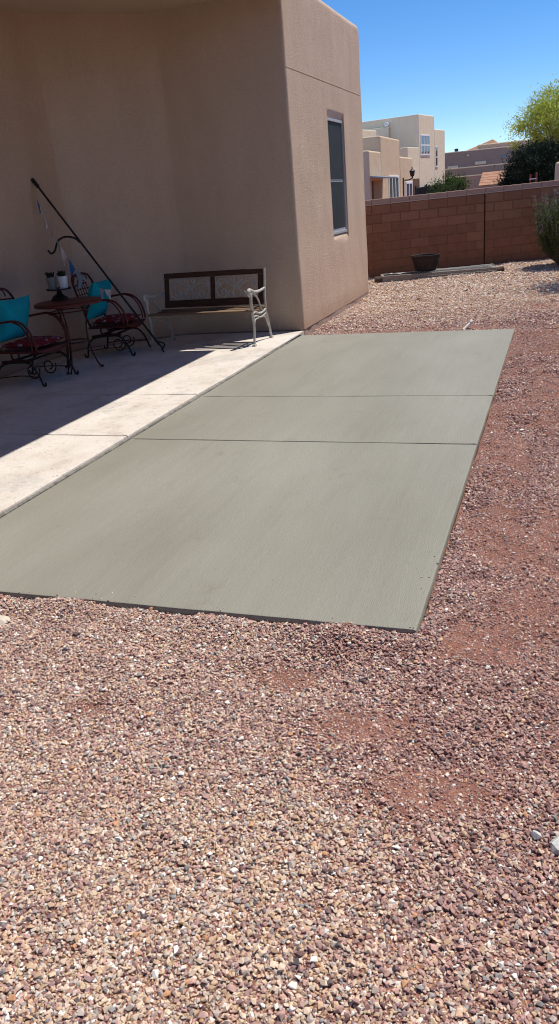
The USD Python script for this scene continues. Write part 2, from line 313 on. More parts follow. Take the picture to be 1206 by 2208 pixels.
# bare red dirt with crumbs; away from the yard it turns to dusty tan
M["dirt"] = usdkit.material(stage, "/World/Looks/red_dirt", {
    "g": ("geometry", {}), "n": ("noise_texture", {"scale": 9.0, "detail": 9.0, "roughness": 0.75}), "n2": ("noise_texture", {"scale": 120.0, "detail": 3.0, "roughness": 0.7}), "mx": ("mix", {"fac": 0.5}),
    "r": ("rgb_ramp", {"ramp": [(0.32, (0.15, 0.060, 0.042)), (0.5, (0.265, 0.120, 0.085)), (0.68, (0.40, 0.21, 0.155))]}),
    "b": ("bump", {"strength": 1.0, "distance": 0.008}), "p": ("principled_bsdf", {"roughness": 0.95, "specular_ior_level": 0.15})},
    [("g.position", "n.vector"), ("g.position", "n2.vector"), ("n.fac", "mx.color1"), ("n2.fac", "mx.color2"), ("mx.color", "r.fac"), ("r.color", "p.base_color"), ("n2.fac", "b.height"), ("b.normal", "p.normal")], surface="p.BSDF")

# ------------------------------------------------------------------ ground
SX0, SX1, SY0, SY3 = -2.88, -0.435, 2.50, 9.00      # the new slab in plan
def smooth01(t):
    t = np.clip(t, 0, 1); return t * t * (3 - 2 * t)
def ground_z(x, y):
    x, y = np.asarray(x, float), np.asarray(y, float)
    p = np.stack([x, y, 0 * x], -1)
    amp = np.where(y < 12, 1.0, 0.7)
    z = -0.05 + amp * ((meshkit.noise(p * 2.3, 3) - 0.5) * 0.035 + (meshkit.noise(p * 7.0, 4) - 0.5) * 0.022 + (meshkit.noise(p * 17.0, 9) - 0.5) * 0.010)
    z = z + smooth01((y - 10) / 5) * (0.045 + 0.0155 * (np.clip(x, -6, 4) + 3.41))
    # a low ridge pushed up against the front edge of the slab, deepest hollow near its right corner
    d = SY0 - y
    ridge = np.exp(-((d - 0.03) / 0.10) ** 2) * (1 - 0.75 * np.exp(-((x + 1.42) / 0.40) ** 2)) * (0.044 * (0.28 + meshkit.noise(np.stack([x * 3.1, 0 * x, 0 * x], -1), 8)) - 0.002)
    z = z + np.where(x > SX0 - 1, ridge, 0) * smooth01((SX1 + 0.16 - x) / 0.12)
    z = z - 0.004 * np.exp(-(((x - SX1 + 0.03) / 0.06) ** 2 + ((y - SY0 + 0.02) / 0.05) ** 2))
    # gravel banked along the slab's right edge
    z = z + np.exp(-((x - SX1 - 0.12) / 0.10) ** 2) * np.where((y > SY0) & (y < SY3), 0.010, 0)
    inside = (x < SX1 - 0.04) & (y > SY0 + 0.05) & (y < SY3 - 0.04)
    return np.where(inside | ((x < SX0 - 0.02) & (y < 9.2)), np.minimum(z, -0.07), z)

def graded(a, b, step, lo, hi, n):
    core = np.arange(a, b + step / 2, step)
    t = np.linspace(0, 1, n + 1)[1:]
    return np.r_[(a + (lo - a) * t ** 3)[::-1], core, b + (hi - b) * t ** 3]
gx = graded(-3.2, 1.6, 0.03, -400, 400, 26)
gy = np.r_[graded(0.3, 4.4, 0.025, -300, 4.4, 26)[:-26], np.arange(4.44, 17.5, 0.045), 17.5 + (700 - 17.5) * np.linspace(0, 1, 27)[1:] ** 3]
X, Y = np.meshgrid(gx, gy, indexing="ij")
Zg = ground_z(X, Y)
far = smooth01((np.maximum(np.abs(X) - 5, np.maximum(-Y, Y - 19))) / 6)
Zg = Zg * (1 - far) + far * 0.0
i, j = np.meshgrid(np.arange(len(gx) - 1), np.arange(len(gy) - 1), indexing="ij")
nY = len(gy)
gq = np.stack([i * nY + j, (i + 1) * nY + j, (i + 1) * nY + j + 1, i * nY + j + 1], -1).reshape(-1, 4)
solo("ground", (np.c_[X.ravel(), Y.ravel(), Zg.ravel()], gq), M["dirt"], smooth=True, kind="structure")

# ------------------------------------------------------------------ new concrete slab: three panels with tooled joints
rng = np.random.default_rng(11)
def slab_panel(x0, x1, y0, y1, z0, z1, wob=0.0, seed=0, r=0.010):
    """A panel with eased edges; wob roughens the outline."""
    nx, ny = max(2, int((x1 - x0) / 0.05)), max(2, int((y1 - y0) / 0.05))
    ps = np.vstack([np.c_[np.linspace(x0, x1, nx, endpoint=False), np.full(nx, y0)], np.c_[np.full(ny, x1), np.linspace(y0, y1, ny, endpoint=False)],
                    np.c_[np.linspace(x1, x0, nx, endpoint=False), np.full(nx, y1)], np.c_[np.full(ny, x0), np.linspace(y1, y0, ny, endpoint=False)]])
    c = V([(x0 + x1) / 2, (y0 + y1) / 2])
    nrm = np.zeros_like(ps)
    nrm[:nx, 1] = -1; nrm[nx:nx + ny, 0] = 1; nrm[nx + ny:2 * nx + ny, 1] = 1; nrm[2 * nx + ny:, 0] = -1
    w = (meshkit.fbm(np.c_[ps * 4.0, np.full(len(ps), seed * 7.3)], 4, seed) - 0.5) * 2 * wob
    ps = ps + nrm * w[:, None]
    rings, n = [], len(ps)
    for inset, z in ((0, z0), (0, z1 - r), (r * 0.3, z1 - r * 0.3), (r, z1)):
        rings.append(np.c_[ps - nrm * inset - 0, np.full(n, z)])
    v = np.vstack(rings + [[[*c, z1]]])
    k = np.arange(n); k1 = (k + 1) % n
    f = [np.c_[a * n + k, a * n + k1, (a + 1) * n + k1] for a in range(3)] + [np.c_[a * n + k, (a + 1) * n + k1, (a + 1) * n + k] for a in range(3)] + [np.c_[3 * n + k, 3 * n + k1, np.full(n, 4 * n)]]
    return v, np.vstack(f)
slab = Thing("concrete_slab", "newly poured smooth grey green concrete slab with two cut joints", None, (-1.65, 5.75, 0), kind="structure")
J1, J2 = (4.79, 4.80), (6.02, 6.035)
for a, b in ((SY0, 4.785), (4.795, 6.022), (6.032, SY3)):
    slab.part("panel", slab_panel(SX0, SX1, a, b, -0.032, 0.0, 0.005, int(a * 10), 0.013), M["concrete"], 35)
slab.part("rough_side", slab_panel(SX0 + 0.004, SX1 - 0.004, SY0 + 0.005, SY3 - 0.004, -0.13, -0.0315, 0.004, 5, 0.001), M["painted_shade_side"], 35)
slab.part("joint_filler", box(SX0 + 0.02, SX1 - 0.02, SY0 + 0.3, SY3 - 0.3, -0.031, -0.012), M["joint"])
# old patio, 25 mm higher, with chipped outer edge
patio = Thing("patio", "older chalky cream concrete patio floor in front of the house wall", None, (-4.5, 5.5, 0), kind="structure")
PZ = 0.022
for k, (a, b) in enumerate(((-1.0, 1.9), (1.91, 4.785), (4.795, 6.022), (6.032, 9.19))):
    patio.part("panel", slab_panel(-7.6, SX0 - 0.022, a, b, -0.10, PZ, 0.016, 40 + k, 0.014), M["patio"], 35)
patio.part("joint_filler", box(-7.5, SX0 - 0.06, -0.9, 9.1, -0.09, PZ - 0.014), M["joint"])
patio.part("worn_edge", slab_panel(SX0 - 0.10, SX0 - 0.004, 2.2, 9.03, -0.09, PZ - 0.018, 0.010, 77, 0.012), M["patio_edge"], 35)

# ------------------------------------------------------------------ the house
house = Thing("adobe_house", "near tan stucco house with rounded parapet, shaded porch and one narrow window", "house", (-4.5, 9.2, 0))
def parapet_block(poly, z0, z1, r_top=0.10, r_side=0.035):
    """A convex plan raised to z1 with a rounded (bullnose) top edge and eased corners."""
    q = V(poly); ar = np.sum(q[:, 0] * np.roll(q[:, 1], -1) - np.roll(q[:, 0], -1) * q[:, 1])
    cs = m3.CrossSection([poly if ar > 0 else poly[::-1]]).offset(-r_side, m3.JoinType.Round).offset(r_side, m3.JoinType.Round, circular_segments=24)
    layers = [cs.extrude(0.001).translate((0, 0, z0))]
    for t in np.linspace(0, math.pi / 2, 6):
        layers.append(cs.offset(-r_top * (1 - math.cos(t)), m3.JoinType.Round, circular_segments=24).extrude(0.001).translate((0, 0, z1 - r_top + r_top * math.sin(t) - 0.001)))
    return m3.Manifold.batch_hull(layers)
WX, CY0, CY1, PH = -2.90, 9.20, 12.83, 3.78
def mbox(x0, x1, y0, y1, z0, z1):
    return m3.Manifold.cube((x1 - x0, y1 - y0, z1 - z0)).translate((x0, y0, z0))
def wavy(m, amp=0.006, f=1.7, target=0.12, seed=5):
    v, fc = mf(m.refine_to_length(target))
    d = np.stack([meshkit.fbm(v * f + 13.7 * k, 3, seed + k) - 0.5 for k in range(3)], -1) * 2 * amp
    return v + d * V([1, 1, 0.6]), fc
blk = parapet_block([(WX, CY0), (WX, CY1), (-9.0, CY1), (-9.0, CY0)], 0.03, PH)
WY0, WY1, WZ0, WZ1 = 10.83, 11.66, 1.015, 2.455
# window reveal: splayed above and below as the plaster returns towards the frame
rev = m3.Manifold.batch_hull([mbox(WX - 0.042, WX - 0.037, WY0, WY1, WZ0, WZ1), mbox(WX + 0.05, WX + 0.055, WY0 - 0.035, WY1 + 0.008, WZ0 - 0.15, WZ1 + 0.18)])
room = mbox(WX - 0.9, WX, WY0, WY1, WZ0, WZ1)
groove = mbox(WX - 0.010, WX + 0.1, CY0 + 0.001, CY1 + 0.1, 2.838, 2.847)
house.part("wall", wavy(blk - rev - room - groove), M["stucco"], 50)
# alcove wall: three faces that meet in softly rounded inside corners
_main = shapely.box(-9.0, CY0 + 0.004, WX, CY1)
_wing = shapely.Polygon([(-4.44, 9.21), (-5.50, 8.30), (-5.55, -7.2), (-9.0, -7.2), (-9.0, 9.21)])
_al = shapely.union_all([_main, _wing]).buffer(0.28, quad_segs=10).buffer(-0.28, quad_segs=10).difference(_main.buffer(0.002))
_al = max(getattr(_al, "geoms", [_al]), key=lambda g: g.area)
al = m3.CrossSection([list(_al.exterior.coords)[:-1][::(1 if _al.exterior.is_ccw else -1)]]).extrude(3.57).translate((0, 0, 0.03))
house.part("wall", wavy(al, 0.005, target=0.15), M["stucco"], 50)
RX = -2.48
# porch roof: plaster soffit, stucco edge flush with the lit wall
house.part("soffit", box(-6.6, RX - 0.004, -7.1, CY0 - 0.02, 3.565, 3.60), M["soffit"])
roof = parapet_block([(RX, -7.2), (RX, CY0 - 0.04), (-9.0, CY0 - 0.04), (-9.0, -7.2)], 3.602, PH, 0.07, 0.01)  # run lengthened out of view, with the alcove wall, to darken the porch
house.part("porch_roof", mf(roof), M["stucco"], 50)
house.part("wall", wavy(parapet_block([(-5.5, -7.2), (-2.6, -7.2), (-2.6, -6.8), (-5.5, -6.8)], -0.05, 3.56, 0.001, 0.03), 0.004), M["stucco"], 50)  # unseen end wall, added to shut sky light out of the porch
# foundation stub under the stucco, lumpy
fv, ff = mf(mbox(-8.95, WX - 0.004, CY0 + 0.012, CY1 - 0.005, -0.2, 0.022).refine_to_length(0.10))
fv = fv + np.stack([meshkit.fbm(fv * 5 + k, 3, k) - 0.5 for k in range(3)], -1) * V([0.035, 0.012, 0.0])
house.part("foundation", (fv, ff), M["footing"], 40)
# window
fr = []
for (a, b, c, d) in ((WY0, WY1, WZ1 - 0.035, WZ1), (WY0, WY1, WZ0, WZ0 + 0.035), (WY0, WY0 + 0.02, WZ0 + 0.036, WZ1 - 0.036), (WY1 - 0.02, WY1, WZ0 + 0.036, WZ1 - 0.036)):
    fr.append(rbox(WX - 0.040, WX - 0.018, a, b, c, d, 0.003))
w = house.part("window", cat(fr), M["grey_vinyl"])
zm = 1.70
house.part("mid_rail", rbox(WX - 0.062, WX - 0.040, WY0 + 0.032, WY1 - 0.032, zm - 0.02, zm + 0.02, 0.004), M["grey_vinyl"], parent=w)
house.part("lower_sash", cat([rbox(WX - 0.062, WX - 0.040, WY0 + 0.032, WY0 + 0.06, WZ0 + 0.037, zm - 0.022, 0.003), rbox(WX - 0.062, WX - 0.040, WY1 - 0.06, WY1 - 0.032, WZ0 + 0.037, zm - 0.022, 0.003), rbox(WX - 0.062, WX - 0.040, WY0 + 0.061, WY1 - 0.061, WZ0 + 0.037, WZ0 + 0.07, 0.003)]), M["white"], parent=w)
house.part("pane", box(WX - 0.036, WX - 0.032, WY0 + 0.03, WY1 - 0.03, zm + 0.018, WZ1 - 0.034), M["screen"], parent=w)
house.part("pane", box(WX - 0.036, WX - 0.032, WY0 + 0.058, WY1 - 0.058, WZ0 + 0.068, zm - 0.018), M["screen"], parent=w)
sl = [rbox(WX - 0.155, WX - 0.125, WY0 + 0.14, WY1 - 0.01, z, z + 0.046, 0.002) for z in np.arange(WZ0 + 0.01, WZ1 - 0.03, 0.05)]
house.part("blind", cat(sl), M["grey_blind"], parent=w)
house.part("room", box(WX - 0.88, WX - 0.86, WY0, WY1, WZ0, WZ1), M["dark_room"], parent=w)

# ------------------------------------------------------------------ block wall at the back of the yard
BA, BD = V([-3.41, 15.17]), V([1.0, 0.46]) / np.hypot(1, 0.46)
brot = math.atan2(0.46, 1)
bwall = Thing("block_wall", "long red brown concrete block wall along the back of the gravel yard", "wall", (BA[0], BA[1], 0), brot, local=True)
SL = 0.0141
def sheared(m):
    v, f, _ = meshkit.arrays(m); v = v.copy(); v[:, 2] += SL * v[:, 0]; return v, f
PW, RH, CJ = 0.357, 0.162, 2.213
brg = np.random.default_rng(4)
def chamfered(x0, x1, y0, y1, z0, z1, c=0.006):
    """A block whose front arrises are worn; 20 or so triangles."""
    return mf(m3.Manifold.hull_points([(x, y, z) for x, y, z in [(x0 + c, y0, z0 + c), (x1 - c, y0, z0 + c), (x1 - c, y0, z1 - c), (x0 + c, y0, z1 - c), (x0, y0 + c, z0), (x1, y0 + c, z0), (x1, y0 + c, z1), (x0, y0 + c, z1), (x0, y1, z0), (x1, y1, z0), (x1, y1, z1), (x0, y1, z1)]]))
TOPZ = 1.288
rest = []
for row in range(9):
    z1 = TOPZ - row * RH; z0 = z1 - RH
    off = 0.0 if row % 2 == 0 else 0.5
    for side in (-1, 1):
        k = 0
        x = 0.0
        while x < 15.0:
            wdt = PW * (0.5 if (off and k == 0) else 1.0)
            a, b = (CJ + x, CJ + x + wdt) if side > 0 else (CJ - x - wdt, CJ - x)
            ga, gb = (0.006, 0.006) if row < 2 else (0.002, 0.002)
            if k == 0: ga, gb = (0.012, 0.005) if side > 0 else (0.005, 0.012)
            hz = 0.005 if row < 2 else 0.0015
            jog = brg.uniform(0, 0.004 if row < 2 else 0.0025)
            mesh = sheared(chamfered(a + ga, b - gb, -0.075 - jog, 0.075, z0 + hz, z1 - hz, 0.006 if row < 2 else 0.003))
            if -4.2 < (a + b) / 2 < 5.2:
                bwall.part("block", mesh, M["block"][brg.integers(5) if row < 3 or brg.random() < 0.3 else 2])
            else:
                rest.append(mesh)
            x += wdt; k += 1
bwall.part("blockwork", cat(rest), M["block"][0], kind="stuff")
bwall.part("mortar", sheared(box(-12.5, CJ - 0.012, -0.068, 0.068, -0.3, TOPZ - 0.002)), M["mortar"])
bwall.part("mortar", sheared(box(CJ + 0.012, 17, -0.068, 0.068, -0.3, TOPZ - 0.002)), M["mortar"])
bwall.part("mortar_bed", sheared(box(-12.5, 17, -0.082, 0.082, TOPZ, TOPZ + 0.013)), M["pale_mortar"])
caps = []
for k in range(-34, 42):
    a = CJ + k * PW
    mesh = sheared(chamfered(a + 0.0025, a + PW - 0.0025, -0.079 - brg.uniform(0, 0.003), 0.079, TOPZ + 0.014, TOPZ + 0.097, 0.004))
    if -4.2 < a + PW / 2 < 5.2: bwall.part("cap_block", mesh, M["cap"])
    else: caps.append(mesh)
bwall.part("cap_blocks", cat(caps), M["cap"], kind="stuff")

# ------------------------------------------------------------------ neighbours' houses
def window_part(t, origin, ax, wy, z0, z1, cols, rows=1, depth=0.07, frame=0.05, glass=None, split=None):
    """A white framed window on a wall that faces +x (local): origin = x of the wall face, wy = (y0, y1)."""
    x = origin; y0, y1 = wy
    fr = [rbox(x - 0.02, x + 0.035, y0, y1, z1 - frame, z1, 0.006), rbox(x - 0.02, x + 0.05, y0 - 0.02, y1 + 0.02, z0, z0 + frame, 0.006)]
    w = (y1 - y0 - frame) / cols
    for k in range(cols + 1):
        yy = y0 + k * w
        fr.append(rbox(x - 0.02, x + 0.03, yy, yy + frame, z0 + frame, z1 - frame, 0.006))
    zs = [z0 + frame, z1 - frame]
    if split:
        fr.append(rbox(x - 0.02, x + 0.028, y0 + frame, y1 - frame, split - frame / 2, split + frame / 2, 0.006)); zs = [z0 + frame, split - frame / 2, split + frame / 2, z1 - frame]
    f = t.part("window", cat(fr), M["white"])
    for k in range(cols):
        for q in range(0, len(zs), 2):
            t.part("pane", box(x - 0.004, x + 0.008, y0 + k * w + frame, y0 + (k + 1) * w, zs[q], zs[q + 1]), glass or M["far_glass"], parent=f)
M["far_glass"] = usdkit.material(stage, "/World/Looks/far_window_glass", {"p": ("principled_bsdf", {"base_color": (0.03, 0.035, 0.04), "roughness": 0.06, "specular_ior_level": 1.0, "ior": 1.7})}, [], surface="p.BSDF")
M["green_glass"] = usdkit.material(stage, "/World/Looks/green_window_glass", {"p": ("principled_bsdf", {"base_color": (0.05, 0.08, 0.04), "roughness": 0.1, "specular_ior_level": 0.6})}, [], surface="p.BSDF")
M["brown_door"] = look("brown_door", (0.13, 0.065, 0.035), (0.17, 0.085, 0.045), 6, 0.7)
M["awning"] = look("awning_metal", (0.20, 0.22, 0.24), (0.28, 0.30, 0.32), 10, 0.4, metal=0.4)

tan = Thing("stepped_house", "lower pinkish tan stucco house with stepped parapet, lantern and small grey awning", "house", (-6.59, 30.0, 0), local=True)
H0, H1, H2 = 2.92, 3.48, 2.84
def tan_box(y0, y1, h): return mf(m3.Manifold.batch_hull([m3.Manifold.sphere(0.07, 12).translate((x, y, z)) for x in (-8.0, -0.07) for y in (y0 + 0.07, y1 - 0.07) for z in (-0.5, h - 0.07)]))
front = m3.Manifold.batch_hull([m3.Manifold.sphere(0.07, 12).translate((x, y, z)) for x in (-8.0, -0.07) for y in (0.07, 2.03) for z in (-0.5, H0 - 0.07)]) - mbox(-0.35, 0.2, 0.22, 2.0, -0.3, 1.93)
tan.part("wall", mf(front), M["tan_far"], 40)
tan.part("wall", tan_box(2.06, 6.0, H1), M["tan_far"], 40)
tan.part("wall", tan_box(6.02, 9.15, H2), M["tan_far"], 40)
dr = tan.part("door", box(-0.345, -0.31, 0.24, 1.98, -0.2, 1.91), M["brown_door"])
tan.part("awning", cat(bar((0.0, 1.2, 2.05), (0.55, 1.2, 1.97), 2.3, 0.05)), M["awning"])
window_part(tan, 0.0, None, (3.4, 5.5), 0.9, 2.09, 3, glass=M["green_glass"], frame=0.09)
window_part(tan, 0.0, None, (7.25, 8.9), 0.7, 1.84, 2, frame=0.09)
lm = moved(cat(lathe([(0, 2.05), (0.08, 2.06), (0.12, 2.26), (0.14, 2.27), (0.03, 2.36), (0.02, 2.44), (0, 2.45)], 8)), (0.33, 7.05, -0.03))
ln = tan.part("lantern", lm, M["black_iron"])
tan.part("bracket", tube([(0.0, 6.95, 1.9), (0.18, 7.0, 1.9), (0.32, 7.05, 1.95), (0.33, 7.05, 2.04)], 0.03, 6), M["black_iron"], 40, parent=ln)
tan.part("downpipe", tube([(0.03, 6.55, 2.0), (0.03, 6.55, -0.2)], 0.03, 6, curve=False), M["brown_door"], 40)

side = Thing("added_side_house", "tan stucco house added out of view to the right, to darken the porch", "house", (9.0, 2.0, 0))  # unseen house, added to block low sky light from the porch
side.part("wall", mf(m3.Manifold.batch_hull([m3.Manifold.sphere(0.08, 12).translate((x, y, z)) for x in (5.6, 13.0) for y in (-9.0, 10.0) for z in (-0.4, 4.9)])), M["tan_far"], 40)
for y in (-1.0, 5.0): side.part("window", rbox(5.48, 5.54, y, y + 0.9, 1.0, 2.4, 0.01), M["grey_vinyl"], 40)
side_wall = Thing("added_side_wall", "block wall added along the right side of the yard, outside the view", "wall", (3.3, 5, 0))  # unseen wall, added along with the house to cut sky light
side_wall.part("wall", box(3.2, 3.4, -9, 17.9, -0.3, 1.40), M["block"][0])
side_wall.part("cap", rbox(3.17, 3.43, -9, 17.9, 1.402, 1.48, 0.01), M["cap"])
cream = Thing("cream_house", "two storey cream stucco house with triple white window under a stepped roofline", "house", (-10.4, 64.8, 0), -0.2013, local=True)
def lbox(x0, x1, y0, y1, h, r=0.05, z0=-0.5):
    return mf(m3.Manifold.batch_hull([m3.Manifold.sphere(r, 12).translate((x, y, z)) for x in (x0 + r, x1 - r) for y in (y0 + r, y1 - r) for z in (z0, h - r)]))
cream.part("wall", lbox(-9.0, 0, 0, 3.42, 6.64), M["cream_far"], 40)
cream.part("wall", lbox(-9.0, 0, 3.44, 5.87, 5.71), M["cream_far"], 40)
cream.part("wall", lbox(-0.62, 0.003, -2.35, -0.01, 4.38), M["cream_far"], 40)
cream.part("roof_ledge", lbox(-7.5, -2.3, -0.28, -0.01, 6.03, 0.04, 3.0), M["cream_far"], 40)
window_part(cream, 0.0, None, (0.32, 2.31), 3.84, 5.28, 3, split=4.55, frame=0.10)
window_part(cream, 0.0, None, (3.55, 4.09), 2.99, 4.5, 1, split=3.72, frame=0.08)
cream.part("side_window", box(-0.01, 0.03, 1.0, 1.5, 0.9, 1.72), M["far_glass"])
cream.part("side_window", box(-0.01, 0.03, 1.75, 2.2, 0.9, 1.74), M["far_glass"])
cream.part("door", box(-0.2, 0.02, -1.4, -0.06, -0.2, 2.23), M["brown_door"])
cream.part("vent", moved(lathe([(0, 0), (0.17, 0), (0.17, 0.12), (0.12, 0.16), (0, 0.16)], 14), (-2.5, -0.1, 6.22), rx=math.pi / 2), M["white"], 40)
cream.part("wall", lbox(-6.0, -2.0, -9.0, -3.27, 5.68), M["cream_far"], 40)

fence = Thing("iron_fence", "dark iron fence at the foot of the cream house", "fence", (-10.6, 63.4, 0))
_a, _b = V([-10.45, 63.3]), V([-9.05, 69.6])
for k in range(4):
    p = _a + (_b - _a) * k / 3
    fence.part("post", box(p[0] - 0.05, p[0] + 0.05, p[1] - 0.05, p[1] + 0.05, -0.2, 1.72 + 0.05 * k), M["black_iron"])
for z in (0.25, 1.55):
    fence.part("rail", bar((*_a, z), (*_b, z + 0.15), 0.05, 0.06), M["black_iron"])
fence.part("bars", cat([bar((*(_a + (_b - _a) * t), 0.0), (*(_a + (_b - _a) * t), 1.56 + 0.15 * t), 0.05, 0.05) for t in np.linspace(0.01, 0.99, 56)]), M["black_iron"], kind="stuff")

brown = Thing("brown_house", "long low brown stucco house with flat stepped roofs behind the cream house", "house", (-6.6, 80.0, 0))
brown.part("wall", mf(mbox(-20, 6, 80.0, 82.6, -0.5, 4.30)), M["brown_far"])
brown.part("wall", mf(mbox(-7.78, 8, 82.7, 93, -0.5, 4.80)), M["brown_far"])
brown.part("coping", rbox(-20, 6.03, 79.95, 82.65, 4.302, 4.38, 0.03), M["cream_far"])
brown.part("coping", rbox(-7.81, 8.02, 82.67, 93, 4.802, 4.87, 0.03), M["cream_far"])
for x, z, w in ((-9.75, 3.09, 0.95), (-7.27, 3.26, 1.0), (-5.2, 3.57, 0.45)):
    brown.part("window", rbox(x - w / 2, x + w / 2, 79.92, 80.0, z - 0.15, z + 0.12, 0.02), M["grey_blind"] if w < 0.7 else M["cream_far"])
brown.part("vent", rbox(-8.47, -8.27, 79.87, 80.0, 3.9, 4.03, 0.02), M["cream_far"])
brown.part("roof_cap", moved(lathe([(0, 0), (0.17, 0), (0.17, 0.24), (0.22, 0.26), (0, 0.32)], 10), (-9.55, 81.0, 4.36)), M["black_iron"])

tiled = Thing("tile_roof_house", "far house with a pitched rust coloured tile roof peeking over the brown roofs", "house", (-8.7, 98.0, 0))
tiled.part("wall", mf(mbox(-12.0, -6.5, 96.3, 105, -0.5, 4.3)), M["tan_far"])
rp = V([[-12.5, 95.9, 4.25], [-6.2, 95.9, 4.25], [-6.2, 105.7, 4.25], [-12.5, 105.7, 4.25], [-7.63, 98.1, 5.90], [-7.63, 103.5, 5.90]])
tiled.part("roof", (rp, V([[0, 1, 4], [1, 2, 5], [1, 5, 4], [2, 3, 5], [3, 0, 4], [3, 4, 5], [0, 2, 1], [0, 3, 2]])), M["tile"])

gw = Thing("garden_wall", "brown stucco garden wall with a pale coping, taller of the two behind the yard", "wall", (-7.5, 76, 0))
gw.part("wall", box(-16, 3, 76, 76.3, -0.3, 2.84), M["brown_far"])
gw.part("coping", rbox(-16.02, 3.02, 75.96, 76.34, 2.842, 2.92, 0.02), M["cream_far"])
gw2 = Thing("garden_wall", "low brown stucco wall beside the rust roofed shed", "wall", (-8.5, 73, 0))
gw2.part("wall", box(-14.5, -3.1, 73, 73.3, -0.3, 2.12), M["brown_far"])
gw2.part("coping", rbox(-14.52, -3.08, 72.96, 73.34, 2.122, 2.19, 0.02), M["cream_far"])
shed = Thing("shed", "small shed with sloping rust tile roof beside the dark evergreen", "shed", (-2.4, 34.5, 0))
shed.part("wall", box(-3.0, -1.4, 33.9, 35.6, -0.3, 1.36), M["brown_far"])
sv, sf = box(-3.13, -1.3, 0, 1.75, 0, 0.05)
for k in range(5):
    v, f = box(-3.13, -1.3, 0.0, 0.37, 0, 0.05)
    ang = math.radians(16); v = v.copy(); y = v[:, 1] + 0.345 * k; z = v[:, 2] + 0.006
    v = np.c_[v[:, 0], 33.75 + y * math.cos(ang) - z * math.sin(ang) * 0.2, 1.37 + y * math.sin(ang) + z - (v[:, 1] * 0.03)]
    shed.part("roof_board", (v, f), M["tile"])
post = Thing("stucco_pillar", "round topped tan stucco pillar beside the dark evergreen at the right edge", "pillar", (0.1, 24.0, 0))
post.part("shaft", rbox(-0.24, 0.4, 24.0, 24.5, -0.3, 1.86, 0.07), M["tan_far"], 40)
lad = Thing("red_frame", "two thin reddish posts joined by a white crossbar in front of the dark evergreen", "frame", (-0.82, 24.6, 0))
M["faded_red"] = look("faded_red", (0.28, 0.045, 0.03), (0.42, 0.10, 0.06), 20, 0.6)
lad.part("post", tube([(-0.92, 24.6, -0.1), (-0.90, 24.6, 1.0), (-0.88, 24.6, 1.62)], 0.022, 6, curve=False), M["faded_red"], 40)
lad.part("post", tube([(-0.74, 24.6, -0.1), (-0.73, 24.6, 1.0), (-0.72, 24.6, 1.66)], 0.03, 6, curve=False), M["faded_red"], 40)
lad.part("crossbar", bar((-0.90, 24.58, 1.49), (-0.72, 24.58, 1.50), 0.04, 0.025), M["white"])
stk = Thing("metal_stake", "bent black metal stake poking up beside the small green shrub", "stake", (-2.25, 20, 0))
stk.part("stake", tube([(-2.33, 20, -0.1), (-2.33, 20, 1.2), (-2.29, 20, 1.52), (-2.25, 20, 1.56), (-2.21, 20, 1.48), (-2.17, 20, 1.2), (-2.17, 20, -0.1)], 0.02, 6), M["black_iron"], 40)

# ------------------------------------------------------------------ vegetation
def leaves(points, dirs, length, width, rg, fold=0.25):
    """Leaf-sized two-triangle blades at the points, along dirs, each an island of its own."""
    n = len(points)
    d = dirs / (np.linalg.norm(dirs, axis=1, keepdims=True) + 1e-9)
    s = np.cross(d, rg.normal(size=(n, 3))); s /= np.linalg.norm(s, axis=1, keepdims=True) + 1e-9
    L = length * rg.uniform(0.6, 1.3, (n, 1)); W = width * rg.uniform(0.7, 1.2, (n, 1))
    u = np.cross(d, s)
    v = np.stack([points, points + d * L * 0.5 + s * W * 0.5 + u * W * fold, points + d * L, points + d * L * 0.5 - s * W * 0.5 + u * W * fold], 1).reshape(-1, 3)
    b = 4 * np.arange(n)[:, None]
    return v, np.vstack([b + [0, 1, 2], b + [0, 2, 3]])

def in_ellipsoid(n, c, r, rg, shell=0.35):
    d = rg.normal(size=(n, 3)); d /= np.linalg.norm(d, axis=1, keepdims=True)
    return V(c) + d * (rg.uniform(shell ** 3, 1, (n, 1)) ** (1 / 3)) * V(r), d

def tree(name, label, cat_, base, trunk_pts, trunk_r, centre, radii, clumps, per, leaf, mat, seed, droop=0.2, csize=0.16, bias=None, group=None):
    rg = np.random.default_rng(seed)
    t = Thing(name, label, cat_, base, group=group)
    c, d = in_ellipsoid(clumps, centre, radii, rg)
    lob = meshkit.fbm(d * 1.7 + seed, 3, seed)
    c = V(centre) + (c - V(centre)) * (0.62 + 0.85 * lob[:, None])
    limbs = []
    top = V(trunk_pts[-1])
    for k in range(0, clumps, max(1, clumps // 22)):
        mid = top * 0.45 + c[k] * 0.55 + V([0, 0, 0.10 * radii[2]])
        limbs.append(tube([V(trunk_pts[-1]) * 0.8 + V(trunk_pts[-2]) * 0.2, mid, c[k]], [trunk_r * 0.45, trunk_r * 0.2, trunk_r * 0.05], 5, n=4))
    t.part("trunk", cat(tube(trunk_pts, [trunk_r, trunk_r * 0.6], 9), limbs), M["bark"], 50)
    n = clumps * per
    k = np.repeat(np.arange(clumps), per)
    p = c[k] + rg.normal(size=(n, 3)) * csize * V([1, 1, 0.8]) * (0.6 + 0.8 * rg.random((clumps, 1)))[k]
    dr = rg.normal(size=(n, 3)) + d[k] * 0.7 + V([0, 0, -droop])
    t.part("crown", leaves(p, dr, leaf[0], leaf[1], rg), mat)
    return t
tree("leafy_tree", "bright yellow green airy tree rising above the dark evergreen", "tree", (-0.3, 34, 0), [(-0.2, 34, -0.1), (-0.3, 34, 1.2), (-0.25, 34, 2.4)], 0.11,
     (0.22, 34, 3.42), (1.95, 1.6, 1.18), 240, 170, (0.10, 0.035), M["leaf_yellow"], 3, 0.1, 0.19)
